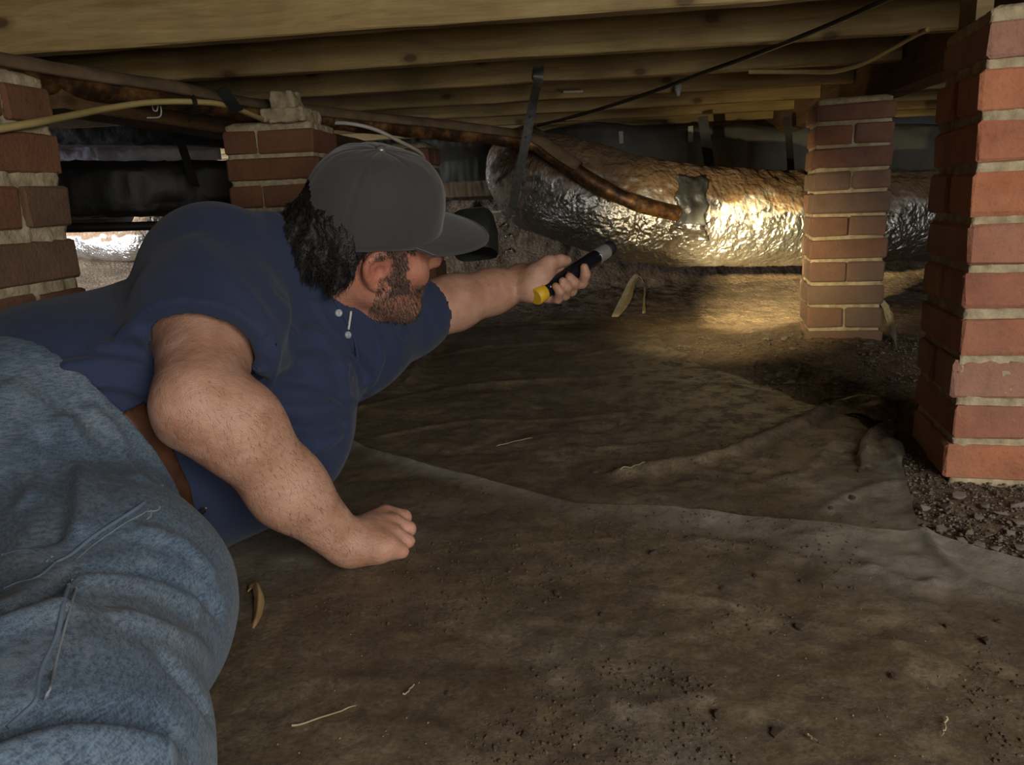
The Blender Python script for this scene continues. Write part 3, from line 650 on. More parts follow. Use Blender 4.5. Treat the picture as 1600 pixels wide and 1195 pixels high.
CAP_O = mesh_obj('cap', np.vstack([vo.reshape(-1, 3), vi.reshape(-1, 3)]), np.vstack([fo, fi, rim]), M_CAP, MAN); CAP_O.location = -MAN.location; tag(CAP_O, 'charcoal grey trucker cap')
# brim
na, nr_ = 48, 18
TH, RR = np.meshgrid(np.linspace(-1.12, 1.12, na), np.linspace(0, 1, nr_), indexing='ij')
def brim(off):
    f0, s0, t0 = cap_pt(TH, np.full_like(TH, .03), -.001)
    ext = .078*np.cos(TH*1.22)**.55; u = RR*ext
    f = f0+u*np.cos(TH*.35); s = s0+u*np.sin(TH)*.22
    t = t0-.002+.06*u-1.8*u*u-.060*(np.abs(TH)/1.12)**2*(.35+.65*RR)*.20+off
    return HO+((f+.003)[..., None]*HF+s[..., None]*HS+(t+.035)[..., None]*HT)
b0 = brim(.0016).reshape(-1, 3); b1 = brim(-.0016).reshape(-1, 3); fb = grid_faces(na, nr_); n1_ = na*nr_
edge = [i*nr_ for i in range(na)][::-1]+[0+j for j in range(1, nr_)]+[i*nr_+nr_-1 for i in range(1, na)]+[(na-1)*nr_+j for j in range(nr_-2, 0, -1)]
ef = np.array([[edge[i], edge[(i+1) % len(edge)], edge[(i+1) % len(edge)]+n1_, edge[i]+n1_] for i in range(len(edge))])
mesh_obj('brim', np.vstack([b0, b1]), np.vstack([fb[:, ::-1], fb+n1_, ef]), M_CAP, CAP_O)
vv, ff = tube_mesh(spline(brim(.001)[:, -1], 90), .0018, 6, cap=True); mesh_obj('brim_piping', vv, ff, M_CAP2, CAP_O)
top = HO+HF*.003+HT*(.035+.109); ang = np.linspace(0, 2*np.pi, 16, endpoint=False)
vv = np.array([top+HT*h+(HF*np.cos(x)+HS*np.sin(x))*r for r, h in ((.0075, 0), (.0072, .002), (.005, .0042), (.0015, .0050)) for x in ang]); mesh_obj('cap_button', vv, [tuple(q) for q in grid_faces(4, 16, False, True)]+[tuple(range(48, 64))], M_CAPBTN, CAP_O)
q = np.linspace(np.pi-.50, np.pi+.50, 24); f_, s_, t_ = cap_pt(q, np.full(24, .055), .002)
vv, ff = tube_mesh(HO+((f_+.003)[:, None]*HF+s_[:, None]*HS+(t_+.035)[:, None]*HT), .0075, 8, up=HT, rz=1.0); vv = np.asarray(vv); mesh_obj('strap', vv, ff, M_CAP2, CAP_O)

# --- hair: tufts under the cap, sideburn; beard and arm hair as fine strands
rg = np.random.default_rng(3); HAIR = []
for i in range(150):
    az = np.pi+rg.uniform(-1.85, 1.85); s = np.sin(az)*.088; f = np.cos(az)*.106-.006
    t0 = rg.uniform(-.006, .036) if abs(az-np.pi) < 1.25 else rg.uniform(-.008, .034)
    if abs(s) > .05 and f > -.040: continue
    p0 = np.array([f, s, t0]); d = np.array([rg.uniform(-.012, .004), np.sign(s)*rg.uniform(0, .008), -rg.uniform(.014, .030)])
    bend = np.array([rg.uniform(-.014, .010), rg.uniform(-.008, .010), -.010])
    q = [hd(*(p0*np.array([.93, .9, 1]))), hd(*(p0+d*.6)), hd(*(p0+d+bend))]
    HAIR += chain(q, [.010, .0075, .002], .006)
HAIR += [el(hd(-.036, 0, .036), HM, (.069, .079, .068), .01)]
def hair_fn(p):
    return field(HAIR, p)+.0020*vn(p*200, 3)+.0016*vn(p*np.array([520, 520, 140]), 8)
v, F = surface(hair_fn, HO-.20, HO+.20, .0026*SDFH, 0)
HAIR_O = mesh_obj('hair', v, F, M_HAIR, MAN); HAIR_O.location = -MAN.location; tag(HAIR_O, 'dark wavy hair below the cap')
def strands(name, base, nrm, dirs, length, rad, m, parent, lab=None):
    n = len(base); t = normalize(np.cross(dirs, nrm)); L = (np.broadcast_to(length, (n,)))[:, None]
    d1 = normalize(dirs+nrm*.5); mid = base+d1*L*.5; end = mid+normalize(dirs+nrm*.05)*L*.5; b2 = np.cross(d1, t)
    vv = np.stack([base+t*rad, base-t*rad, base+b2*rad, mid+t*rad*.7, mid-t*rad*.7, mid+b2*rad*.7, end], 1).reshape(-1, 3); k = np.arange(n)[:, None]*7
    ff = np.vstack([np.hstack([k+a, k+b, k+c]) for a, b, c in ((0, 1, 4), (0, 4, 3), (1, 2, 5), (1, 5, 4), (2, 0, 3), (2, 3, 5), (3, 4, 6), (4, 5, 6), (5, 3, 6))])
    o = mesh_obj(name, vv, ff, m, parent, False); o.location = -MAN.location; tag(o, lab, kind='stuff'); return o
def wavy(base, nrm, dirs, length, rad, amp, m, name, lab, parent):
    n = len(base); k = 7; u = np.linspace(0, 1, k); t = normalize(np.cross(dirs, nrm)); ph = rg.uniform(0, 6.28, n); fr = rg.uniform(5, 10, n)
    d = normalize(dirs+nrm*.55); P_ = [base]
    for j in range(1, k):
        d = normalize(d-nrm*.16+np.array([0, 0, -.10])+t*(amp*np.cos(ph+fr*u[j]))[:, None]); P_.append(P_[-1]+d*(length/(k-1))[:, None])
    P_ = np.stack(P_, 1); R_ = rad*(1-.75*u)[None, :, None]; b2 = normalize(nrm)
    ring = np.stack([P_+t[:, None]*R_, P_-t[:, None]*R_*.5+b2[:, None]*R_*.87, P_-t[:, None]*R_*.5-b2[:, None]*R_*.87], 2).reshape(-1, 3)
    I = (np.arange(n)[:, None]*k+np.arange(k-1)[None]).reshape(-1)*3
    F_ = np.vstack([np.stack([I+a, I+(a+1) % 3, I+3+(a+1) % 3, I+3+a], 1) for a in range(3)])
    o = mesh_obj(name, ring, F_, m, parent); o.location = (0, 0, 0); tag(o, lab, kind='stuff'); return o
lh = (v-HO)@HM; Nh = vnormals(v, F); sel = np.nonzero((lh[:, 2] < .036) & ((v-HO)@(HS) > -.06))[0]; ch = rg.choice(sel, 7000)
wavy(v[ch], Nh[ch], normalize(-HT*1.0-HF*.5+rg.normal(size=(len(ch), 3))*.4), rg.uniform(.010, .022, len(ch)), .00055, .5, M_HAIR, 'hair_strands', 'loose wavy strands', HAIR_O)
lb = loc; f_, s_, t_ = lb[:, 0], np.abs(lb[:, 1]), lb[:, 2]
onhead = np.linalg.norm(lb, axis=1) < .17
burn = onhead & (((t_ > .018+.004*vn(vb*200, 9)) & (t_ < .05) & (f_ > -.06) & (f_ < .058) & (s_ > .04)) | (s_ > .045) & (t_ > -.05) & (t_ < .04) & (f_+.007*vn(vb*180, 5) > .024) & (f_+.009*vn(vb*150, 6) < .048+.3*np.clip(-t_, 0, .03)))
jaw = onhead & (t_ < -.034+.5*np.clip(.055-f_, 0, .05)*.9) & (f_ > .004) & (t_ > -.135) & ~((s_ < .018) & (t_ > -.078) & (t_ < -.056)) & ~((t_ > -.05) & (s_ < .045) & (f_ > .085) & (t_ > -.046))
bi_ = np.concatenate([np.nonzero(jaw)[0], np.repeat(np.nonzero(burn)[0], 3)])
ch = rg.choice(bi_, 22000); dirs = normalize(HF*.35-HT*1.0+rg.normal(size=(len(ch), 3))*.35)
half = len(ch)//3
strands('beard', vb[ch[:2*half]], Nb[ch[:2*half]], dirs[:2*half], rg.uniform(.003, .0070, 2*half), .00022, M_BEARD, MAN, 'short dark beard')
strands('grey_beard_hairs', vb[ch[2*half:]], Nb[ch[2*half:]], dirs[2*half:], rg.uniform(.003, .009, len(ch)-2*half), .00020, M_BEARDGREY, MAN, 'grey hairs in the beard')
da = vb-J['elR']; tt = (da@fd)/(fd@fd); lat = np.linalg.norm(da-tt[:, None]*fd, axis=1)
sel = np.nonzero((tt > -.1) & (tt < 1.05) & (lat < .075) & (Nb@(-CF) > -.4))[0]; ch = rg.choice(sel, 1700); dr = normalize(fd)
strands('arm_hair', vb[ch], Nb[ch], normalize(dr*.8+np.array([0, 0, -.5])+rg.normal(size=(len(ch), 3))*.45), rg.uniform(.004, .010, len(ch)), .00011, M_BEARD, MAN, 'dark arm hair')
# --- torch in the left hand
TORCH = thing('flashlight', 'black and silver flashlight with yellow tail cap held in the outstretched hand', 'flashlight', FT)
def lathe(prof, name, m, parent, k=28, capends=True):
    a = np.linspace(0, 2*np.pi, k, endpoint=False)
    vv = np.array([fp(x, r*np.cos(t), r*np.sin(t)) for x, r in prof for t in a]); ff = [tuple(q) for q in grid_faces(len(prof), k, False, True)]
    if capends: ff += [tuple(range(k)), tuple(range((len(prof)-1)*k, len(prof)*k))[::-1]]
    o = mesh_obj(name, vv, ff, m, parent, False); o.location = -Vector(parent.location)
    for p_ in o.data.polygons: p_.use_smooth = len(p_.vertices) == 4
    return o
TL = np.linalg.norm(FH-FT)
lathe([(-.004, .0150), (-.003, .0165), (.019, .0172), (.0205, .0158)], 'tail_cap', M_YELLOW, TORCH)
lathe([(.019, .0140), (.022, .0150), (.06, .0150), (.10, .0150), (TL-.052, .0152), (TL-.05, .0145)], 'barrel', M_BLACKMETAL, TORCH)
lathe([(TL-.052, .0150), (TL-.050, .0158), (TL-.022, .0160), (TL-.018, .0152)], 'head_collar', M_SATIN, TORCH)
lathe([(TL-.019, .0140), (TL-.018, .0150), (TL-.002, .0152), (TL, .0140), (TL, .0118), (TL-.006, .0112)], 'bezel', M_BLACKRUB, TORCH, capends=False)
lathe([(TL-.009, .0010), (TL-.009, .0115), (TL-.007, .0115), (TL-.007, .0010)], 'lens', M_LENS, TORCH)
for (x, s, nm_) in ((.088, .0062, 'switch'), (.030, .0028, 'rivet'), (TL-.053, .0022, 'rivet')):
    c = fp(x, .0150, -.003); a = np.linspace(0, 2*np.pi, 12, endpoint=False)
    vv = np.array([c+Fc*h+FD*np.cos(t)*r+Fu*np.sin(t)*r for r, h in ((s, -.002), (s, .0008), (s*.8, .0018), (s*.2, .0020)) for t in a]); o = mesh_obj(nm_, vv, [tuple(q) for q in grid_faces(4, 12, False, True)]+[tuple(range(36, 48))], M_STEEL, TORCH); o.location = -TORCH.location
sp = bpy.data.lights.new('flashlight_beam', 'SPOT'); sp.energy = 900.0; sp.color = (1.0, .80, .42); sp.spot_size = math.radians(25); sp.spot_blend = 1.0; sp.shadow_soft_size = .008
so = bpy.data.objects.new('flashlight_beam', sp); COL.objects.link(so); so.location = FH+FD*.004
so.rotation_euler = (Vector(P(1190, 420, 2.85))-Vector(so.location)).to_track_quat('-Z', 'Y').to_euler()
sp2 = bpy.data.lights.new('flashlight_spill', 'SPOT'); sp2.energy = 55.0; sp2.color = (1.0, .80, .45); sp2.spot_size = math.radians(58); sp2.spot_blend = 1.0; sp2.shadow_soft_size = .008
so2 = bpy.data.objects.new('flashlight_spill', sp2); COL.objects.link(so2); so2.location = so.location; so2.rotation_euler = so.rotation_euler
# ------------------------------------------------------------------ ground
def ground_h(x, y):
    p = np.stack([x, y, np.zeros_like(x)], -1)
    h = .010*fbm(p*3.0, 3, 21)
    near = np.clip((y-1.7)/1.2, 0, 1); h = h+near*(.020*fbm(p*2.2, 4, 31))
    bank = np.clip((y-3.4)/1.6, 0, 1); left = np.clip((-x-.9)/1.2, 0, 1)
    h = h+bank*left*(.26+.06*fbm(p*5, 4, 41))*1.0
    bank2 = np.clip((y-4.0)/.8, 0, 1)*np.clip((1.95+x)/.4, 0, 1); h = h+bank2*(.44+.10*fbm(p*4, 4, 43))
    body = np.exp(-(((x+.55)/.55)**4+((y-.85)/.55)**4)); h = h*(1-body)-.004*body
    pl = np.exp(-((x-.66)**2+(y-2.4)**2)/.22**2)*.03+np.exp(-((x-.62)**2+(y-1.25)**2)/.2**2)*.010
    return h*.999+pl-.006
def floor_mesh():
    xs = np.concatenate([np.linspace(-6, -1.6, 60), np.linspace(-1.56, 1.6, 240), np.linspace(1.66, 5, 30)]); ys = np.concatenate([np.linspace(-2.4, .2, 30), np.linspace(.23, 4.2, 300), np.linspace(4.25, 7.2, 70)])
    X, Y = np.meshgrid(xs, ys, indexing='ij'); Z = ground_h(X, Y)
    rough = np.clip((X-.25)/.2, 0, 1)+np.clip((Y-2.3)/.4, 0, 1); q = np.stack([X, Y, Z*0], -1)
    Z = Z+np.clip(rough, 0, 1)*.007*fbm(q*26, 3, 51)+np.clip(rough, 0, 1)*.0035*vn(q*80, 52)
    return np.stack([X, Y, Z], -1).reshape(-1, 3), grid_faces(len(xs), len(ys))
v, F = floor_mesh(); tag(mesh_obj('floor', v, F, M_EARTH), 'bare brown earth floor of the crawl space', kind='structure')
def gpt(px_, py_, h=0.0):
    q = gz(px_, py_, 0.0)
    for _ in range(3): q = gz(px_, py_, float(ground_h(np.array([q[0]]), np.array([q[1]]))[0])+h)
    return q
# ------------------------------------------------------------------ plastic sheets
def ridge_fn(lst):
    R = [(np.array([gz(a, b)[:2] for a, b in pts]), w, h) for pts, w, h in lst]
    def f(X, Y):
        q = np.stack([X.ravel(), Y.ravel(), np.zeros(X.size)], 1); out = np.zeros(X.size)
        for L, w, h in R:
            L3 = np.hstack([spline(L, 5*len(L)), np.zeros((5*len(L), 1))]); i = np.nonzero((q[:, 0] > L3[:, 0].min()-4*w) & (q[:, 0] < L3[:, 0].max()+4*w) & (q[:, 1] > L3[:, 1].min()-4*w) & (q[:, 1] < L3[:, 1].max()+4*w))[0]
            d = seg_dist(q[i], L3)/w; out[i] += h*np.exp(-np.abs(d)**1.4)
        return out.reshape(X.shape)
    return f
EDGE = np.array([gz(a, b)[:2] for a, b in ((530, 690), (640, 722), (745, 748), (900, 790), (1060, 806), (1250, 824), (1445, 838), (1600, 880))])
ex = np.concatenate([[-1.5, -.9], EDGE[:, 0], [.70, .95]]); ey = np.concatenate([[1.85, 1.62], EDGE[:, 1], [.78, .60]]); o_ = np.argsort(ex); ex = ex[o_]; ey = ey[o_]
RF_ = ridge_fn([([(1445, 840), (1480, 880), (1540, 920), (1600, 940)], .010, .010), ([(1090, 850), (1180, 860), (1260, 880), (1300, 905)], .014, .005), ([(1360, 890), (1430, 915), (1460, 910)], .010, .006),
    ([(640, 905), (760, 950), (880, 1020), (960, 1100)], .016, .006), ([(860, 1000), (900, 1040), (930, 1075), (960, 1110)], .010, .006), ([(560, 1000), (620, 1020), (700, 1010)], .008, .004),
    ([(400, 1080), (500, 1060), (600, 1065)], .008, .003), ([(1400, 1010), (1500, 1050), (1600, 1090)], .014, .005), ([(1200, 970), (1330, 990), (1420, 1040)], .012, .004), ([(960, 920), (1050, 930), (1150, 950)], .008, .003),
    ([(520, 1140), (640, 1130), (700, 1150)], .008, .004), ([(1000, 1110), (1100, 1090), (1180, 1120)], .010, .004), ([(740, 860), (850, 850), (960, 845)], .006, .003), ([(430, 950), (480, 935), (560, 945)], .006, .003)])
def sheet_noise(X, Y, s=0, amp=1.0):
    p = np.stack([X, Y, X*0], -1); w = p+.12*np.stack([fbm(p*3, 3, s+1), fbm(p*3, 3, s+2), X*0], -1)
    a = ridged(w*np.array([2.4, 4.6, 1]), 3, s+5); b = fbm(w*np.array([10, 13, 1]), 3, s+6); c = vn(p*60, s+7)
    return amp*((.0048*np.clip(a-.25, 0, 1)**1.5)+.0028*b+.0010*c)
xs = np.linspace(-1.5, .95, 520); vv = np.linspace(0, 1, 330); X, V_ = np.meshgrid(xs, vv, indexing='ij'); Y = -.35+V_*(np.interp(X, ex, ey)+.35)
Y = Y+(V_ > .9)*((V_-.9)/.1)**3*.006*vn(np.stack([X*14, X*0, X*0], -1), 77)
Z = ground_h(X, Y)+.010+.008*np.clip((V_-.955)/.045, 0, 1)**2+sheet_noise(X, Y, 60)+RF_(X, Y); under_man = np.exp(-(((X+.5)/.5)**6+((Y-.85)/.42)**6)); Z = Z*(1-under_man)+under_man*np.minimum(Z, .0015)
fist = np.exp(-(((X+.29)/.10)**2+((Y-.92)/.09)**2)); Z = Z*(1-fist)+fist*.001
v0 = np.stack([X, Y, Z], -1).reshape(-1, 3)
def paint_clean(o, c):
    a_ = np.ones((c.size, 4), np.float32); a_[:, :3] = np.clip(c, 0, 1).reshape(-1, 1); o.data.color_attributes.new('clean', 'FLOAT_COLOR', 'POINT').data.foreach_set('color', a_.ravel())
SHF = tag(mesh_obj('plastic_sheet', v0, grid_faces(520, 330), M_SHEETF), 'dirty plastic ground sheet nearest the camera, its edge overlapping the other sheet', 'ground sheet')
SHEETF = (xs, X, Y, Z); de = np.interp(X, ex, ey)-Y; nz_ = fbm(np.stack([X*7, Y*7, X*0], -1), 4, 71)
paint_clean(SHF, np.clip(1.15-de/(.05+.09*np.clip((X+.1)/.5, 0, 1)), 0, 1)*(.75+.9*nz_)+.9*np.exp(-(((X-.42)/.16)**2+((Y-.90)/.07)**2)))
edge_z = lambda x, y: 0
# rear sheet
BR = [gz(a, b)[:2] for a, b in ((1470, 900), (1445, 838), (1420, 760), (1396, 690), (1330, 655), (1200, 606), (1110, 575), (1040, 540), (985, 508), (940, 486))]
by = np.array([q[1] for q in BR]+[3.3]); bx = np.array([q[0] for q in BR]+[-.35]); ys = np.linspace(.55, 3.15, 430); U_ = 1-(1-np.linspace(0, 1, 300))**1.25
Yb, UU = np.meshgrid(ys, U_, indexing='ij'); xr = np.interp(Yb, by, bx)+.012*vn(np.stack([Yb*9, Yb*0, Yb*0], -1), 5); Xb = -1.5+UU*(xr+1.5)
RB_ = ridge_fn([([(970, 738), (1060, 728), (1140, 714), (1230, 675), (1295, 638)], .014, .016), ([(560, 640), (700, 610), (820, 600), (960, 590)], .012, .006), ([(640, 560), (760, 545), (900, 540)], .012, .008), ([(660, 520), (780, 505), (920, 500)], .014, .010),
    ([(600, 680), (720, 660), (860, 655), (1000, 640)], .008, .005), ([(900, 560), (1000, 545), (1080, 560)], .012, .008), ([(780, 690), (860, 678), (930, 680)], .006, .003), ([(900, 700), (1040, 690), (1180, 660)], .008, .004), ([(1000, 610), (1120, 600), (1200, 612)], .010, .005),
    ([(1280, 800), (1340, 770), (1400, 760)], .012, .006), ([(1180, 760), (1260, 740), (1300, 700)], .010, .005), ([(640, 600), (660, 560), (690, 540)], .014, .016), ([(700, 480), (800, 470), (900, 468)], .02, .016), ([(1385, 690), (1420, 770), (1440, 836)], .008, .006)])
under_front = 1/(1+np.exp((Yb-(np.interp(Xb, ex, ey)-.02))/.008))
Zb = ground_h(Xb, Yb)+.006+sheet_noise(Xb, Yb, 80, 1.5)+RB_(Xb, Yb); Zf = ground_h(Xb, Yb)+.002
Zb = Zb*(1-under_front)+under_front*Zf; um = np.exp(-(((Xb+.5)/.42)**6+((Yb-.85)/.42)**6)); Zb = Zb*(1-um)+um*np.minimum(Zb, -.004)
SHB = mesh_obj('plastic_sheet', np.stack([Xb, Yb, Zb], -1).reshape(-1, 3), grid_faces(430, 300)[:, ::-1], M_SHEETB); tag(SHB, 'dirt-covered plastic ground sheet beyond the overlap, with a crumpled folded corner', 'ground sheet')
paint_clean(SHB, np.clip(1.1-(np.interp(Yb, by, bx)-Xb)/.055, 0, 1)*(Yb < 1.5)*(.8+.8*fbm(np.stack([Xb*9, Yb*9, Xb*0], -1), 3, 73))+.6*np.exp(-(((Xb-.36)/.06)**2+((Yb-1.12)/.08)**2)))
def loft(rows, n, m, name, mt, parent, jit=.002, seed=0, thick=.0015):
    A = np.array([spline(r, n) for r in rows]); B_ = np.stack([spline(A[:, j], m) for j in range(n)], 1)
    B_ = B_+jit*np.stack([fbm(B_*40, 3, seed+k) for k in range(3)], -1); vv = B_.reshape(-1, 3); ff = grid_faces(m, n); N = vnormals(vv, ff); N = np.where(N[:, 2:] < 0, -N, N)
    k = len(vv); e = [i*n for i in range(m)][::-1]+list(range(1, n))+[i*n+n-1 for i in range(1, m)]+[(m-1)*n+j for j in range(n-2, 0, -1)]
    ef = np.array([[e[i], e[(i+1) % len(e)], e[(i+1) % len(e)]+k, e[i]+k] for i in range(len(e))])
    return mesh_obj(name, np.vstack([vv, vv-N*thick]), np.vstack([ff, ff[:, ::-1]+k, ef]), mt, parent)
g = lambda a, b, h: gpt(a, b, 0)+np.array([0, 0, h])
loft([[g(1290, 655, .004), g(1330, 652, .010), g(1370, 662, .010), g(1402, 660, .004)], [g(1296, 645, .014), g(1335, 645, .020), g(1372, 652, .022), g(1400, 648, .010)], [g(1305, 640, .020), g(1345, 638, .030), g(1380, 640, .028), g(1400, 638, .010)], [g(1320, 628, .006), g(1350, 626, .008), g(1380, 628, .006), g(1405, 630, .003)]], 30, 20, 'folded_corner', M_SHEETB, SHB, .004, 3)
loft([[g(1335, 752, .004), g(1337, 720, .008), g(1350, 690, .010), g(1380, 668, .006)], [g(1345, 742, .010), g(1348, 712, .018), g(1362, 685, .020), g(1390, 665, .012)], [g(1358, 735, .006), g(1365, 708, .011), g(1378, 684, .012), g(1398, 668, .006)], [g(1372, 738, .002), g(1382, 712, .004), g(1392, 690, .004), g(1404, 672, .002)]], 30, 18, 'crumpled_fold', M_SHEETB, SHB, .004, 7)

# ------------------------------------------------------------------ brick pillars
def chamfer_box(sx, sy, sz, c, rgen, jit):
    v = []
    for X in (-1, 1):
        for Y in (-1, 1):
            for Z in (-1, 1):
                a, b, d = X*sx/2, Y*sy/2, Z*sz/2
                for q in ((a-X*c, b-Y*c, d), (a-X*c, b, d-Z*c), (a, b-Y*c, d-Z*c)): v.append(np.array(q)+rgen.uniform(-jit, jit, 3))
    return hullfaces(np.array(v))
def hullfaces(v):
    import bmesh
    bm = bmesh.new()
    for q in v: bm.verts.new(q)
    bmesh.ops.convex_hull(bm, input=bm.verts); me = bpy.data.meshes.new('brick'); bm.to_mesh(me); bm.free(); return me
_bc = {}
def brick_mesh(sx, sy, sz, m):
    k = (round(sx, 3), round(sy, 3), round(sz, 3), m.name, random.randint(0, 3))
    if k not in _bc:
        me = chamfer_box(sx, sy, sz, .0045, np.random.default_rng(zlib.crc32(repr(k).encode()) % 9999), .0022); me.materials.append(m); _bc[k] = me
    return _bc[k]
def pillar(name, label, corner, yaw, w, d, zs, first, m, mortar=.010, inset=.0085, skip=(), joint=.5, group='brick pillars'):
    """corner = front-left corner on the ground; courses between consecutive heights zs (top down)"""
    t = thing(name, label, 'brick pillar', (corner[0], corner[1], 0), group); ca, sa = math.cos(yaw), math.sin(yaw)
    def L(x, y, z): return (ca*x-sa*y, sa*x+ca*y, z)
    for i, (z1, z0) in enumerate(zip(zs[:-1], zs[1:])):
        h = z1-z0-mortar; zc = (z0+z1)/2; A = (i+first) % 2 == 0
        for k in (0, 1):
            if A: sx, sy, x, y = w, d/2-mortar/2, w/2, d*(.25 if k == 0 else .75)
            else:
                wj = w*joint if k == 0 else w*(1-joint); sx, sy, x, y = wj-mortar/2, d, (w*joint/2 if k == 0 else w*joint+wj/2), d/2
            o = link_obj('brick', brick_mesh(sx, sy, h, m), t); o.location = L(x+random.uniform(-.002, .002), y+random.uniform(-.002, .002), zc+random.uniform(-.001, .001)); o.rotation_euler = (random.uniform(-.006, .006), random.uniform(-.006, .006), yaw+random.uniform(-.012, .012))
    # mortar core with a rough, squeezed-out face
    H = zs[0]-zs[-1]; nz = max(int(H/.006), 6); nx = 34; per = []
    for s in range(4):
        for u in np.linspace(0, 1, nx, endpoint=False): per.append([(u*w, 0), (w, u*d), (w-u*w, d), (0, d-u*d)][s])
    per = np.array(per); cx, cy = w/2, d/2; Zg = np.linspace(zs[-1], zs[0]+.006, nz); vv = []
    for z in Zg:
        q = np.stack([per[:, 0], per[:, 1], np.full(len(per), z)], 1); ins = inset-.0040*fbm(q*70+corner[0]*31, 3, 91)-.0015*vn(q*170, 92); nrm = np.stack([per[:, 0]-cx, per[:, 1]-cy], 1); sc = 1-ins/(np.maximum(np.abs(nrm[:, 0])/w, np.abs(nrm[:, 1])/d)*2*min(w, d)/2)
        q[:, 0] = cx+nrm[:, 0]*sc; q[:, 1] = cy+nrm[:, 1]*sc; vv.append(q)
    top = vv[-1].copy(); vv.append(np.array([cx, cy, Zg[-1]+.004])+(top-np.array([cx, cy, Zg[-1]]))*.85+np.array([0, 0, .004])); vv = np.vstack(vv); n = len(per); k = len(vv)//n
    R_ = np.array([[ca, sa, 0], [-sa, ca, 0], [0, 0, 1]]); vv = vv@R_
    ff = [tuple(q) for q in grid_faces(k, n, False, True)[:, ::-1]]+[tuple(range((k-1)*n, k*n))]
    mesh_obj('mortar', vv, ff, M_MORTAR, t); return t
YAW = math.radians(-8)
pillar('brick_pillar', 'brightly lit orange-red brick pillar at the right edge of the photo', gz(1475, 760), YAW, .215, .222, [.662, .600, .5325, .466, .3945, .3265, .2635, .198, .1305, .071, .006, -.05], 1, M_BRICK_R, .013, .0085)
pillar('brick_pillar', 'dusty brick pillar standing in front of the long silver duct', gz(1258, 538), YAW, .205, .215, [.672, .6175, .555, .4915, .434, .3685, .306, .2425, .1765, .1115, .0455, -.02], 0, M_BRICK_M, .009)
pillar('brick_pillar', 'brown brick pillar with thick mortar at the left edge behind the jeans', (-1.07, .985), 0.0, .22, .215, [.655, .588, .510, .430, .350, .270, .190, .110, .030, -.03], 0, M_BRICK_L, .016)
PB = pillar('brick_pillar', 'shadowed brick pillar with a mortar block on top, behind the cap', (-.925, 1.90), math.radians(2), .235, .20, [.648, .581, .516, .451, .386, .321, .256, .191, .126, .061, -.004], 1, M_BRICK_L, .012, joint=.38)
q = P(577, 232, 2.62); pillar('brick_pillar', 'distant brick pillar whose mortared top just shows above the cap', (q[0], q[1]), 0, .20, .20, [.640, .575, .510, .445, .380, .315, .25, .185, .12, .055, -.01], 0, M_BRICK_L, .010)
# rough mortar lumps on the pillar tops
def lump(name, c, r, m, parent, seed, fl=None):
    M3 = np.eye(3)
    def fn(p): return prim_eval(p, el(c, M3, r))*1.0+.008*fbm(p*60, 3, seed)*1.0
    def bx_(p):
        q = np.abs(p-c)-np.array(r); return np.linalg.norm(np.maximum(q, 0), axis=1)+np.minimum(q.max(1), 0)-.004+.006*fbm(p*70, 3, seed)
    v, F = surface(bx_, np.array(c)-np.array(r)-.03, np.array(c)+np.array(r)+.03, .004, 1); o = mesh_obj(name, v, F, m, parent); o.location = -Vector(parent.location); return o
q0 = aY(457, 196, 1.95); tl = lump('mortar_block', (q0[0], q0[1], .672), (.050, .06, .012), M_MORTAR, PB, 5); lump('mortar_plug', (q0[0]-.016, q0[1]+.02, .705), (.026, .03, .026), M_MORTAR, PB, 8)

# ------------------------------------------------------------------ timber
def timber(name, lo, hi, m, label, cat, group=None, chamf=.003, bow=.004, seed=0, axis=0):
    lo = np.array(lo, float); hi = np.array(hi, float); n = 40; L = np.linspace(lo[axis], hi[axis], n); o1, o2 = [k for k in range(3) if k != axis]
    prof = [(lo[o1]+chamf, lo[o2]), (hi[o1]-chamf, lo[o2]), (hi[o1], lo[o2]+chamf), (hi[o1], hi[o2]-chamf), (hi[o1]-chamf, hi[o2]), (lo[o1]+chamf, hi[o2]), (lo[o1], hi[o2]-chamf), (lo[o1], lo[o2]+chamf)]
    vv = np.zeros((n, 8, 3))
    for j, (a, b) in enumerate(prof): vv[:, j, axis] = L; vv[:, j, o1] = a; vv[:, j, o2] = b
    w = np.stack([L*.9, L*0+seed*3.1, L*0], 1); vv[:, :, o1] += (bow*vn(w, seed))[:, None]; vv[:, :, o2] += (bow*.5*vn(w+9, seed))[:, None]
    vv = vv.reshape(-1, 3)+.0008*RNG.normal(size=(n*8, 3)); c = (lo+hi)/2; c[axis] = lo[axis]; vv = vv-c
    o = mesh_obj(name, vv, [tuple(q) for q in grid_faces(n, 8, False, True)]+[tuple(range(8)), tuple(range((n-1)*8, n*8))[::-1]], m, None, False); o.location = c
    if axis == 1:
        # grain along the beam
        R_ = Matrix.Rotation(math.pi/2, 4, 'Z'); o.data.transform(R_.inverted()); o.rotation_euler = (0, 0, math.pi/2)
    return tag(o, label, cat, group)
JZ = .755; names = ['nearest', 'second', 'third', 'fourth', 'fifth', 'sixth', 'seventh', 'eighth', 'ninth', 'tenth']
JY = [1.445, 1.832, 2.22, 2.61, 2.985, 3.37, 3.76, 4.15, 4.54, 4.93]
for i, y in enumerate(JY):
    timber('floor_joist', (-3.2 if i > 1 else -2.4, y, JZ), (.765, y+.038, JZ+.19), M_JOIST, names[i]+' wooden floor joist overhead counting back from the camera', 'joist', 'floor joists left of the girder', seed=i+1)
for i, y in enumerate(JY[:8]):
    timber('floor_joist', (.845, y-.05, JZ), (2.6, y-.012, JZ+.19), M_JOIST, names[i]+' wooden floor joist on the far right side of the girder', 'joist', 'floor joists right of the girder', seed=i+21)
timber('girder', (.765, .9, .690), (.845, 5.2, .90), M_BEAM, 'brown girder resting on the two right-hand brick pillars', 'beam', seed=40, axis=1)
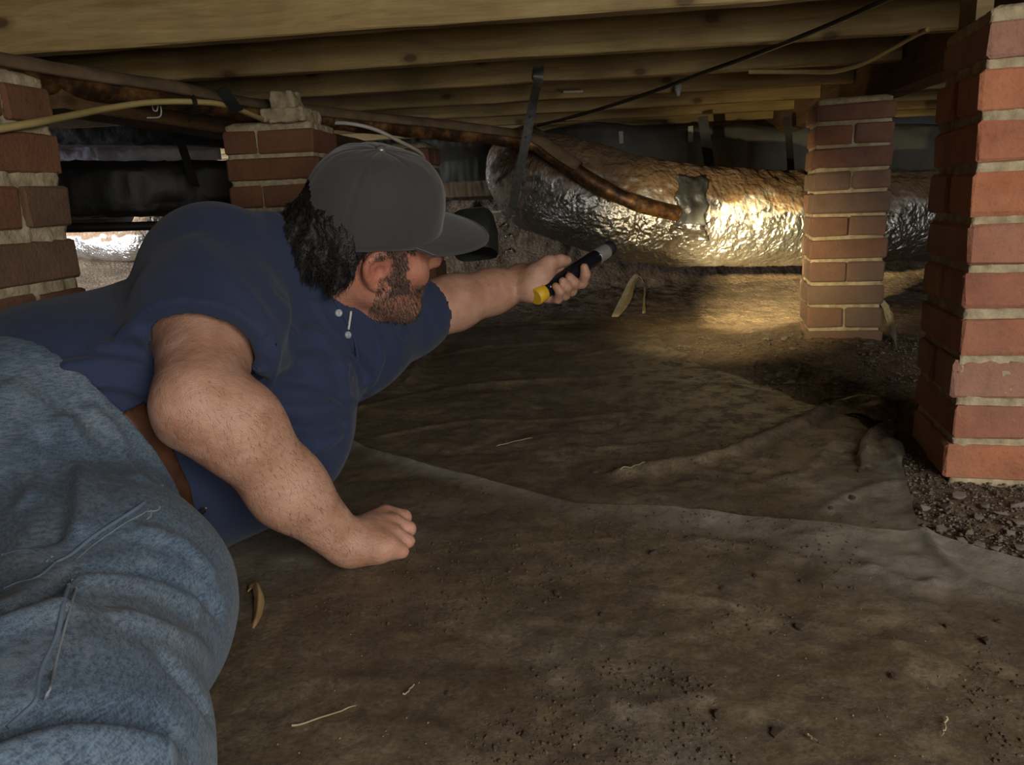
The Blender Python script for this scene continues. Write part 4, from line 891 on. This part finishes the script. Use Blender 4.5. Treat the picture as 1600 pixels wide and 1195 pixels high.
timber('girder', (-1.10, 1.44, .655), (-1.0, 4.6, .725), M_BEAM, 'dark girder over the left brick pillar', 'beam', seed=41, axis=1)
tag(MB().box((-.0125, -.0300, -.065), (.0125, .0300, .065)).build('wood_block', M_JOIST, None, False), 'short wooden block nailed above the right brick pillar', 'wood block').location = aY(1500, 5, 1.45)+np.array([.005, -.05, .01])
# subfloor boards
for i in range(9): pass
tag(MB().box((-6, -.25, JZ+.192), (5, 7.2, JZ+.22)).box((-6, -2.4, JZ+.192), (.50, -.25, JZ+.22)).box((1.55, -2.4, JZ+.192), (5, -.25, JZ+.22)).box((.50, -2.4, JZ+.192), (1.55, -1.25, JZ+.22)).build('ceiling', M_BEAM, None, False), 'dark subfloor above the joists', kind='structure')
tag(MB().box((-6, 6.6, -.1), (5, 6.8, JZ+.2)).build('wall_back', M_CONC, None, False), 'pale foundation wall far behind', kind='structure')
tag(MB().box((4.8, -2.4, -.1), (5.0, 6.8, JZ+.2)).build('wall_right', M_CONC, None, False), 'foundation wall on the right', kind='structure')
mb = MB(); mb.box((-6, -2.4, -.1), (-5.8, 6.8, JZ+.2)); tag(mb.build('wall_left', M_CONC, None, False), 'foundation wall on the left', kind='structure')
mb = MB().box((-6, -1.85, -.1), (5, -1.65, JZ+.2)); tag(mb.build('wall_front', M_CONC, None, False), 'foundation wall behind the camera', kind='structure')

# ------------------------------------------------------------------ ducts
def duct(path, rad, nk, na_, name, m, label, cat, seed, crinkle=.006, sq=1.0, parent=None, ends=True):
    path = spline(path, nk); rad = np.interp(np.linspace(0, 1, nk), np.linspace(0, 1, len(rad)), rad); T, S, N = frames(path, (0, 0, 1) if abs(path[-1][2]-path[0][2]) < .6*np.linalg.norm(path[-1]-path[0]) else (0, 1, 0)); a = np.linspace(0, 2*np.pi, na_, endpoint=False); s = np.concatenate([[0], np.cumsum(np.linalg.norm(np.diff(path, axis=0), axis=1))])
    ca, sa = np.cos(a), np.sin(a)
    if sq < 1: ca = np.sign(ca)*np.abs(ca)**sq; sa = np.sign(sa)*np.abs(sa)**sq
    A, Sg = np.meshgrid(a, s); q = np.stack([Sg*26, np.cos(A)*2.2, np.sin(A)*2.2], -1); q2 = np.stack([Sg*9, np.cos(A)*3, np.sin(A)*3], -1)
    dr = crinkle*(ridged(q+.5*fbm(q2, 2, seed)[..., None], 3, seed)*.9-.35)+crinkle*1.6*fbm(q2*.8, 3, seed+3)
    r = rad[:, None]*(1+0*A)+dr; v = path[:, None]+r[..., None]*(ca[None, :, None]*S[:, None]+sa[None, :, None]*N[:, None])
    ff = [tuple(x) for x in grid_faces(nk, na_, False, True)[:, ::-1]]
    if ends: ff += [tuple(range(na_)), tuple(range((nk-1)*na_, nk*na_))[::-1]]
    o = mesh_obj(name, v.reshape(-1, 3), ff, m, parent); 
    if label: tag(o, label, cat)
    return o, v, path
DP = [P(1640, 345, 3.02), P(1450, 338, 2.90), P(1250, 341, 2.80), P(1110, 339, 2.74), P(985, 325, 2.70), P(892, 298, 2.74), P(842, 284, 2.88), P(824, 268, 3.12), P(820, 258, 3.45), P(820, 252, 3.9)]
DUCT, DV, DPATH = duct(DP, [.165, .165, .168, .172, .180, .178, .172, .165, .16, .16], 520, 150, 'insulated_duct', M_FOIL, 'long silver foil insulated duct lit by the flashlight', 'duct', 14, .0065)
# foil strap marks and tape patch on the duct
def duct_patch(x0, x1, y0, y1, name, m, off, seed, parent):
    flat = DV.reshape(-1, 3); x, y, t = (lambda q: (800+FPX*(q@CR)/(q@CF), 597.5-FPX*(q@CU)/(q@CF), q@CF))(flat-CAM)
    fr = normalize(flat-np.repeat(DPATH, DV.shape[1], 0)); k_ = np.nonzero((fr@CF < .15) & (x > x0-30) & (x < x1+30))[0]; flat = flat[k_]; fr = fr[k_]; x = x[k_]; y = y[k_]; grid = np.zeros((26, 18, 3)); nn = np.zeros((26, 18, 3))
    for i, yy in enumerate(np.linspace(y0, y1, 26)):
        for j, xx in enumerate(np.linspace(x0, x1, 18)):
            xx2 = xx+(yy-y0)*(-.06)+3*math.sin(yy*.21+seed); d2 = (x-xx2)**2+(y-yy)**2; k = np.argmin(d2); grid[i, j] = flat[k]; nn[i, j] = fr[k]
    g2 = grid.reshape(-1, 3)+nn.reshape(-1, 3)*off; g2 = g2+nn.reshape(-1, 3)*(.013*(ridged(g2*26, 3, seed)-.3))[:, None]
    F_ = grid_faces(26, 18); g2 = relax(g2, F_, .5); base = grid.reshape(-1, 3)-nn.reshape(-1, 3)*.004; k = len(g2); n, m_ = 18, 26
    e = [i*n for i in range(m_)][::-1]+list(range(1, n))+[i*n+n-1 for i in range(1, m_)]+[(m_-1)*n+j for j in range(n-2, 0, -1)]; ef = np.array([[e[i], e[(i+1) % len(e)], e[(i+1) % len(e)]+k, e[i]+k] for i in range(len(e))])
    return mesh_obj(name, np.vstack([g2, base]), np.vstack([F_, ef]), m, parent)
duct_patch(1058, 1104, 278, 350, 'duct_tape_patch', M_TAPE, .012, 3, DUCT); duct_patch(1046, 1106, 345, 374, 'foil_tape_patch', M_FOILTAPE, .007, 5, DUCT)
# grey duct behind
duct([P(1700, 240, 3.62), P(1450, 240, 3.58), P(1200, 243, 3.55), P(1000, 245, 3.52), P(930, 242, 3.55), P(860, 250, 3.7)], [.125, .125, .125, .13, .14, .13], 160, 60, 'grey_duct', M_GREYDUCT, 'smooth grey wrapped duct running behind the silver duct', 'duct', 24, .004, .45)
duct([P(560, 262, 4.1), P(640, 262, 4.15), P(720, 262, 4.2), P(800, 262, 4.3)], [.17, .17, .17, .17], 90, 60, 'grey_duct', M_GREYDUCT, 'dull grey duct stub between the cap and the silver elbow', 'duct', 29, .006, .55)
# small grey junction under the silver elbow
duct([P(740, 340, 2.78), P(742, 368, 2.76), P(744, 398, 2.75)], [.070, .080, .075], 40, 40, 'duct_boot', M_DARKDUCT, 'small dark grey duct boot beside the cap brim', 'duct', 33, .003, .6)
# ducts far left
duct([P(60, 300, 2.55), P(200, 296, 2.6), P(330, 292, 2.7), P(470, 290, 2.8)], [.092, .092, .09, .09], 90, 48, 'black_duct', M_BLACKWRAP, 'wide black wrapped duct between the two left pillars', 'duct', 36, .005, .5)
duct([P(60, 203, 2.9), P(220, 206, 2.9), P(400, 208, 2.95)], [.055, .055, .055], 60, 32, 'black_duct', M_BLACKWRAP, 'narrow black duct high in the gap between the left pillars', 'duct', 38, .004, .5)
duct([P(70, 357, 2.35), P(250, 352, 2.4), P(480, 344, 2.5)], [.014, .014, .014], 40, 16, 'black_pipe', M_BLACKWRAP, 'thin black pipe below the wide black duct', 'pipe', 39, .001)
duct([P(70, 243, 3.05), P(160, 242, 3.08), P(240, 240, 3.12), P(345, 238, 3.2)], [.036, .040, .038, .030], 70, 40, 'pale_duct', M_PALEWRAP, 'pale lavender wrapped pipe lit by daylight above the wide black duct', 'duct', 47, .004, .7)
duct([P(255, 330, 4.4), P(222, 372, 4.35), P(190, 380, 4.5), P(120, 376, 4.9)], [.10, .10, .10, .10], 90, 48, 'insulated_duct', M_FOIL, 'far silver duct shining in daylight left of the shoulder', 'duct', 44, .006)
# ------------------------------------------------------------------ pipe with sleeve
PP = [gz(-90, 100, .705), gz(0, 114, .704), gz(120, 133, .702), gz(260, 152, .700), P(400, 176, 2.02), P(560, 193, 2.22), P(700, 207, 2.40), P(800, 219, 2.50), P(845, 232, 2.52), P(900, 268, 2.50), P(960, 303, 2.50), P(1010, 323, 2.51), P(1060, 334, 2.535)]
pp = spline(PP, 260); wob = .003*np.stack([fbm(pp*8, 2, 3), fbm(pp*8, 2, 4), fbm(pp*8, 2, 5)], 1); rr = .025+.004*fbm(pp*14, 3, 8)
vv, ff = tube_mesh(pp+wob, rr, 22); PIPE = mesh_obj('insulated_pipe', vv, ff, M_PIPE); tag(PIPE, 'long rusty brown pipe sagging diagonally in front of the silver duct', 'pipe')
sl = pp[0:196]; T, S, N = frames(sl); a = np.linspace(math.radians(5), math.radians(178), 20); th = []
for rad_, in ((.034,), (.029,)):
    wv = 1+.10*fbm(np.stack([np.repeat(np.arange(len(sl))[:, None]*.09, 20, 1), np.tile(a, (len(sl), 1)), np.zeros((len(sl), 20))], -1), 3, 6)
    th.append((sl[:, None]+rad_*wv[..., None]*(np.cos(a)[None, :, None]*S[:, None]*1.12+np.sin(a)[None, :, None]*N[:, None])+np.array([0, 0, .002])).reshape(-1, 3))
n, m_ = 20, len(sl); k = n*m_; F_ = grid_faces(m_, n); e = [i*n for i in range(m_)][::-1]+list(range(1, n))+[i*n+n-1 for i in range(1, m_)]+[(m_-1)*n+j for j in range(n-2, 0, -1)]
ef = np.array([[e[i], e[(i+1) % len(e)], e[(i+1) % len(e)]+k, e[i]+k] for i in range(len(e))])
tag(mesh_obj('sleeve', np.vstack(th), np.vstack([F_[:, ::-1], F_+k, ef]), M_DUSTWRAP, PIPE), 'dusty tan insulation sleeve')
# ------------------------------------------------------------------ straps and hangers
def band(path, w, t, name, m, label=None, cat=None, group=None, up=None, parent=None, n=40):
    path = spline(path, n); T = normalize(np.gradient(path, axis=0)); V_ = normalize(path-CAM) if up is None else np.broadcast_to(np.asarray(up, float), path.shape); S = normalize(np.cross(T, V_)); N = np.cross(S, T)
    vv = np.stack([path+S*w/2+N*t/2, path-S*w/2+N*t/2, path-S*w/2-N*t/2, path+S*w/2-N*t/2], 1).reshape(-1, 3)
    o = mesh_obj(name, vv, [tuple(q) for q in grid_faces(n, 4, False, True)]+[(0, 1, 2, 3), tuple(range(4*n-4, 4*n))[::-1]], m, parent, False)
    return tag(o, label, cat, group) if label else o
HS_ = band([aY(842, 103, 2.215), aY(840, 128, 2.213), P(832, 165, 2.27), P(820, 228, 2.38), P(808, 285, 2.50), P(800, 328, 2.62)], .028, .0016, 'hanger_strap', M_GALV, 'galvanised metal hanger strap from a joist to the silver duct', 'strap', up=(0.1, 1, .1))
for a, b, t in ((836, 150, 2.25), (829, 182, 2.30), (822, 214, 2.355), (815, 248, 2.43), (808, 284, 2.50)):
    q = P(a, b, t); an = np.linspace(0, 2*np.pi, 10, endpoint=False); vv = np.array([q+np.array([math.cos(x)*.0035, -.0030*k-.001, math.sin(x)*.0035]) for k in (0, 1) for x in an]); mesh_obj('strap_hole', vv, [tuple(x) for x in grid_faces(2, 10, False, True)]+[tuple(range(10, 20))], M_BLACKRUB, HS_, False)
band([P(1098, 182, 3.0), P(1103, 220, 3.02), P(1110, 268, 2.98)], .038, .002, 'hanger_strap', M_BLACKWRAP, 'broad black hanger strap dropping behind the taped part of the silver duct', 'strap', 'hangers behind the silver duct', (0, 1, 0))
band([P(1230, 182, 3.0), P(1233, 220, 3.02), P(1236, 268, 2.98)], .026, .004, 'hanger_strap', M_BLACKWRAP, 'black ribbed hanger strap just left of the dusty brick pillar', 'strap', 'hangers behind the silver duct', (0, 1, 0))
band([P(1079, 197, 3.36), P(1079, 222, 3.38)], .022, .002, 'duct_hanger', M_GALV, 'short metal hanger of the grey duct beside the broad black strap', 'strap', 'hangers behind the silver duct', (0, 1, 0), n=8)
band([P(970, 205, 3.36), P(971, 224, 3.38)], .018, .002, 'duct_hanger', M_GALV, 'short metal hanger at the left end of the grey duct', 'strap', 'hangers behind the silver duct', (0, 1, 0), n=8)
band([P(270, 180, 2.2), P(285, 230, 2.3), P(305, 290, 2.45)], .03, .003, 'hanging_rag', M_BLACKWRAP, 'black strip hanging in the gap between the left pillars', 'strap', None, (0, 1, 0))
band([P(345, 138, 1.62), P(360, 158, 1.64), P(372, 174, 1.66)], .026, .003, 'tape_end', M_BLACKWRAP, 'loose black tape end over the yellow cable', 'tape', None, (0.1, 1, 0))
LB = P(610, 300, 3.3); timber('wood_ledge', (LB[0], LB[1], LB[2]-.035), (LB[0]+.50, LB[1]+.06, LB[2]+.03), M_DUSTWRAP, 'brown timber ledge low between the cap and the silver elbow', 'beam', seed=44)
vv, ff = tube_mesh(np.array([P(690, 334, 2.95), P(735, 333, 2.95), P(782, 331, 2.95)]), .005, 8); tag(mesh_obj('white_pipe', vv, ff, M_WCABLE), 'thin white pipe just right of the cap brim', 'pipe')
for i_, (a, b) in enumerate(((788, 350), (797, 367), (797, 390))):
    o = loft([[P(a-9, b+3, 2.6), P(a, b-3, 2.58), P(a+9, b+2, 2.6)], [P(a-8, b+6, 2.6), P(a, b+2, 2.57), P(a+8, b+6, 2.6)]], 10, 5, 'foil_scrap', M_FOILTAPE, None, .003, 20+i_); tag(o, ('upper', 'middle', 'lower')[i_]+' of three glinting foil scraps hanging below the silver elbow', 'scrap', 'foil scraps below the elbow')
# tan board scrap under the third joist
qa = [P(868, 130, 2.225), P(903, 128, 2.225), P(911, 141, 2.17), P(880, 142, 2.17)]; qa = [np.array([q[0], q[1], min(q[2], .754)]) for q in qa]; qa = np.array(qa)
tag(MB().add(np.vstack([qa, qa-np.array([0, 0, .006])]), [(0, 1, 2, 3), (7, 6, 5, 4), (0, 4, 5, 1), (1, 5, 6, 2), (2, 6, 7, 3), (3, 7, 4, 0)]).build('board_scrap', M_TAN, None, False), 'small tan board scrap fixed under a joist beside the metal strap', 'board')
# ------------------------------------------------------------------ cables
def cable(pts, r, name, m, label, n=120, rz=1.0):
    vv, ff = tube_mesh(spline(pts, n), r, 10, rz=rz); return tag(mesh_obj(name, vv, ff, m), label, 'cable')
YC = cable([aX(-60, 210, -.842), aX(0, 201, -.842), aX(60, 191, -.842), P(110, 181, 1.28), P(170, 169, 1.40), P(235, 160, 1.50), P(300, 159, 1.58), P(350, 164, 1.66), P(395, 180, 1.80), P(425, 194, 1.98)], .0075, 'yellow_cable', M_YCABLE, 'yellow flat cable crossing the left brick pillar', rz=.8)
cable([P(470, 190, 2.16), P(505, 192, 2.16), P(545, 193, 2.16), P(585, 202, 2.18), P(625, 221, 2.22), P(658, 240, 2.30), P(664, 262, 2.42)], .0055, 'white_cable', M_WCABLE, 'off-white cable passing above the cap')
cable([aY(1170, 112, 2.236), aY(1250, 112, 2.205), aY(1300, 112, 2.16), aY(1345, 101, 2.10), aY(1390, 78, 2.02), aY(1425, 58, 1.92), aY(1450, 46, 1.80)], .0055, 'cream_cable', M_YCABLE, 'cream cable curving up to the girder at upper right')
cable([gz(1440, -25, .742), gz(1380, 2, .742), gz(1290, 42, .742), gz(1180, 85, .742), gz(1090, 117, .740), gz(1040, 136, .736), gz(970, 160, .728), gz(900, 181, .712), P(840, 196, 2.98)], .0052, 'black_cable', M_BCABLE, 'thin black cable slung diagonally under the joists')
band([P(301, 150, 1.57), P(305, 160, 1.565), P(303, 175, 1.58), P(295, 188, 1.62)], .008, .003, 'cable_tie', M_BLACKRUB, 'black tie round the yellow cable', 'cable tie', None, (0, 1, 0), n=14)
qs = spline([P(238, 165, 1.56), P(240, 172, 1.56), P(245, 173, 1.56), P(247, 165, 1.56)], 16); vv, ff = tube_mesh(qs, .0016, 6, up=(0, 1, 0)); tag(mesh_obj('cable_staple', vv, ff, M_WCABLE), 'small white cable staple below the yellow cable', 'staple')
vv, ff = tube_mesh(spline([P(251, 166, 1.56), P(252, 176, 1.56), P(248, 183, 1.56), P(230, 184, 1.56)], 18), .0016, 6, up=(0, 1, 0)); tag(mesh_obj('cable_staple', vv, ff, M_WCABLE), 'bent white wire hook below the yellow cable', 'staple')
# clear scrap hanging on the black cable
loft([[P(1056, 128, 2.38), P(1060, 129, 2.38), P(1064, 128, 2.38)], [P(1054, 137, 2.385), P(1059, 139, 2.37), P(1065, 136, 2.385)], [P(1057, 148, 2.38), P(1060, 150, 2.38), P(1063, 147, 2.38)]], 10, 12, 'plastic_scrap', M_PLASTICWHITE, None, .002, 3); tag(bpy.context.scene.collection.objects[-1], 'small clear plastic scrap dangling from the thin black cable', 'scrap')

# ------------------------------------------------------------------ scraps on the ground
o = loft([[g(955, 496, .004), g(972, 480, .05), g(985, 466, .085), g(995, 462, .098), g(1006, 470, .075), g(1009, 491, .006)], [g(966, 496, .004), g(980, 482, .05), g(990, 468, .085), g(998, 464, .10), g(1006, 472, .076), g(1004, 492, .008)], [g(974, 492, .012), g(986, 484, .040), g(993, 470, .078), g(1000, 466, .096), g(1008, 475, .07), g(1007, 488, .02)]], 34, 10, 'plastic_scrap', M_SCRAP, None, .003, 9); tag(o, 'bent yellowed plastic strip standing on the ground sheet below the flashlight', 'scrap')
o = loft([[g(388, 1004, .003), g(393, 985, .008), g(398, 960, .012), g(396, 940, .016), g(386, 937, .010)], [g(392, 1005, .004), g(402, 985, .014), g(408, 960, .020), g(406, 938, .024), g(392, 932, .016)], [g(394, 1003, .002), g(409, 984, .006), g(415, 960, .010), g(413, 942, .012), g(402, 935, .012)]], 30, 12, 'dry_leaf', M_LEAF, None, .002, 12); tag(o, 'curled tan dry leaf lying beside the jeans', 'leaf')
o = loft([[g(1374, 500, .06), g(1380, 512, .05), g(1388, 530, .02)], [g(1380, 502, .075), g(1390, 515, .06), g(1397, 540, .012)], [g(1384, 508, .060), g(1396, 520, .045), g(1401, 550, .004)]], 14, 12, 'grey_scrap', M_GREYSCRAP, None, .003, 15); tag(o, 'grey flap of debris leaning at the right foot of the dusty pillar', 'scrap')
# ------------------------------------------------------------------ stones and clods
def rock_meshes(name, n, m, flat, seed):
    out = []; r = np.random.default_rng(seed); import bmesh
    for i in range(n):
        bm = bmesh.new(); pts = normalize(r.normal(size=(16, 3)))*r.uniform(.75, 1.0, (16, 1))*np.array([1, r.uniform(.55, .9), flat*r.uniform(.7, 1.2)])
        for q in pts: bm.verts.new(q)
        bmesh.ops.convex_hull(bm, input=bm.verts); loose = [q for q in bm.verts if not q.link_faces]; bmesh.ops.delete(bm, geom=loose, context='VERTS')
        me = bpy.data.meshes.new(name); bm.to_mesh(me); bm.free(); me.materials.append(m); out.append(me)
    return out
CH = rock_meshes('stone_chip', 8, M_STONE, .35, 1); CL = rock_meshes('dirt_clod', 8, M_CLOD, .6, 2)
def floor_z(x, y): return float(ground_h(np.array([x]), np.array([y]))[0])
def sheet_tops(x, y):
    x = np.asarray(x, float); y = np.asarray(y, float); q = ground_h(x, y)+.003; yy = np.interp(x, ex, ey)
    i = np.clip((x+1.5)/2.45*519, 0, 518).astype(int); j = np.clip((y+.35)/(yy+.35)*329, 0, 328).astype(int); zf = SHEETF[3][i, j]
    jb = np.clip((y-.55)/2.6*429, 0, 428).astype(int); u = (x+1.5)/(np.interp(y, by, bx)+1.5); ib = np.clip((1-(1-np.clip(u, 0, 1))**.8)*299, 0, 299).astype(int); zb = Zb[jb, ib]
    return np.where(y < yy, zf, np.where((y < 3.15) & (u < 1), zb, q))
def sheet_top(x, y): return float(sheet_tops(np.array([x]), np.array([y]))[0])
def scatter(meshes, name, label, cat, group, pts, sizes):
    for (x, y), s in zip(pts, sizes):
        o = link_obj(name, random.choice(meshes)); o.scale = (s, s, s); o.rotation_euler = (random.uniform(-.25, .25), random.uniform(-.25, .25), random.uniform(0, 6.3)); o.location = (x, y, sheet_top(x, y)+s*.18); tag(o, label, cat, group)
rs = random.Random(5)
pts = [tuple(gz(a, b)[:2]) for a, b in ((1480, 790), (1500, 800), (1530, 806), (1565, 800), (1590, 790), (1515, 825), (1545, 830), (1580, 828), (1495, 775), (1470, 820), (1440, 790), (1455, 770), (1560, 850), (1590, 848), (1530, 845), (1500, 838), (1460, 835), (1575, 812), (1540, 790), (1598, 815))]
scatter(CH, 'stone_chip', 'flat pale stone chip in the rubble at the foot of the lit right pillar', 'stone', 'stone chips by the lit pillar', pts, [rs.uniform(.008, .016) for _ in pts])
pts = [tuple(gz(rs.uniform(1195, 1400), rs.uniform(535, 600))[:2]) for _ in range(34)]
scatter(CH, 'stone_chip', 'small stone in the rubble round the foot of the dusty middle pillar', 'stone', 'stones by the dusty pillar', pts, [rs.uniform(.009, .020) for _ in pts])
pts = [tuple(gz(a, b)[:2]) for a, b in ((940, 960), (1298, 797), (1345, 745), (1330, 780), (1250, 985), (1395, 1060), (1060, 1070), (1020, 870), (870, 930), (1130, 925), (1180, 905), (700, 1085), (1480, 985), (1540, 1010), (1215, 1150), (1120, 1120), (820, 1150), (1560, 975), (1010, 620), (1090, 640), (1150, 660), (970, 660), (860, 700), (930, 735), (1240, 620), (1320, 610), (1080, 590), (1180, 570))]
scatter(CL, 'dirt_clod', 'small brown dirt clod lying on the plastic sheet', 'dirt clod', 'dirt clods on the sheets', pts, [rs.uniform(.004, .009) for _ in pts])
# a few pale twigs and straws
for a, b, c, d, lab in ((455, 1142, 556, 1105, 'long pale straw near the bottom edge left of centre'), (1478, 1130, 1472, 1160, 'short white stick near the bottom right corner'), (1262, 1158, 1278, 1172, 'thin pale stick near the bottom edge right of centre'), (774, 697, 832, 686, 'thin white straw on the rear sheet right of the fist'), (968, 740, 1008, 735, 'pale fibre on the crease of the rear sheet'), (632, 1088, 648, 1075, 'small bent twig left of centre near the bottom')):
    p0, p1 = gz(a, b), gz(c, d); L = np.linspace(p0, p1, 10); L[:, 2] = sheet_tops(L[:, 0], L[:, 1])+.003; L[:, :2] += .002*RNG.normal(size=(10, 2))*.4
    vv, ff = tube_mesh(L, np.linspace(.0010, .0006, 10), 6); tag(mesh_obj('straw', vv, ff, M_STRAW), lab, 'straw')
# fine rubble that nobody could count
def grit(name, label, m, n, sampler, smin_, smax_, seed, flat=.6):
    r = np.random.default_rng(seed); mb_v = []; mb_f = []; base = np.array([(1, 0, 0), (-1, 0, 0), (0, 1, 0), (0, -1, 0), (0, 0, 1), (0, 0, -1)], float); bf = np.array([(0, 2, 4), (2, 1, 4), (1, 3, 4), (3, 0, 4), (2, 0, 5), (1, 2, 5), (3, 1, 5), (0, 3, 5)])
    P2 = sampler(r, n); S_ = smin_*(smax_/smin_)**(r.random(n)**1.6); ang = r.uniform(0, 6.28, n); c, s = np.cos(ang), np.sin(ang); sh = r.uniform(.5, 1.0, (n, 6, 1)); q = base[None]*sh*S_[:, None, None]*np.array([1, .75, flat])
    x = q[..., 0]*c[:, None]-q[..., 1]*s[:, None]; y = q[..., 0]*s[:, None]+q[..., 1]*c[:, None]; Zs = sheet_tops(P2[:, 0], P2[:, 1])
    v = np.stack([x+P2[:, 0:1], y+P2[:, 1:2], q[..., 2]+(Zs+S_*.15)[:, None]], -1).reshape(-1, 3); f = (np.arange(n)[:, None, None]*6+bf[None]).reshape(-1, 3)
    tag(mesh_obj(name, v, f, m, None, False), label, 'debris', kind='stuff')
def px_sampler(x0, x1, y0, y1, cond=None):
    def f(r, n):
        out = np.zeros((0, 2))
        while len(out) < n:
            a = r.uniform(x0, x1, 4000); b = r.uniform(y0, y1, 4000); d = CF+((a-800)/FPX)[:, None]*CR-((b-597.5)/FPX)[:, None]*CU; q = CAM+d*(-CAM[2]/d[:, 2])[:, None]
            out = np.vstack([out, (q if cond is None else q[cond(q)])[:, :2]])
        return out[:n]
    return f
grit('gravel', 'loose gravel and chips covering the earth by the lit right pillar', M_STONE, 2600, px_sampler(1410, 1640, 690, 880, lambda q: (q[:, 1] > np.interp(q[:, 0], ex, ey)) & (q[:, 0] > np.interp(q[:, 1], by, bx))), .0015, .006, 3)
grit('gravel', 'small rubble strewn round the dusty middle pillar', M_STONE, 1800, px_sampler(1060, 1440, 525, 660, lambda q: q[:, 0] > np.interp(q[:, 1], by, bx)), .002, .008, 4)
clump = lambda q: fbm(np.stack([q[:, 0]*5, q[:, 1]*5, q[:, 0]*0+1], -1), 4, 15) > .08
grit('crumbled_dirt', 'crumbs of dry soil strewn over the plastic sheets', M_CLOD, 3600, px_sampler(420, 1600, 470, 1195, clump), .0008, .0042, 5)
grit('pale_grit', 'pale grit speckled over the plastic sheets', M_STONE, 500, px_sampler(420, 1600, 480, 1195), .0007, .0022, 6)
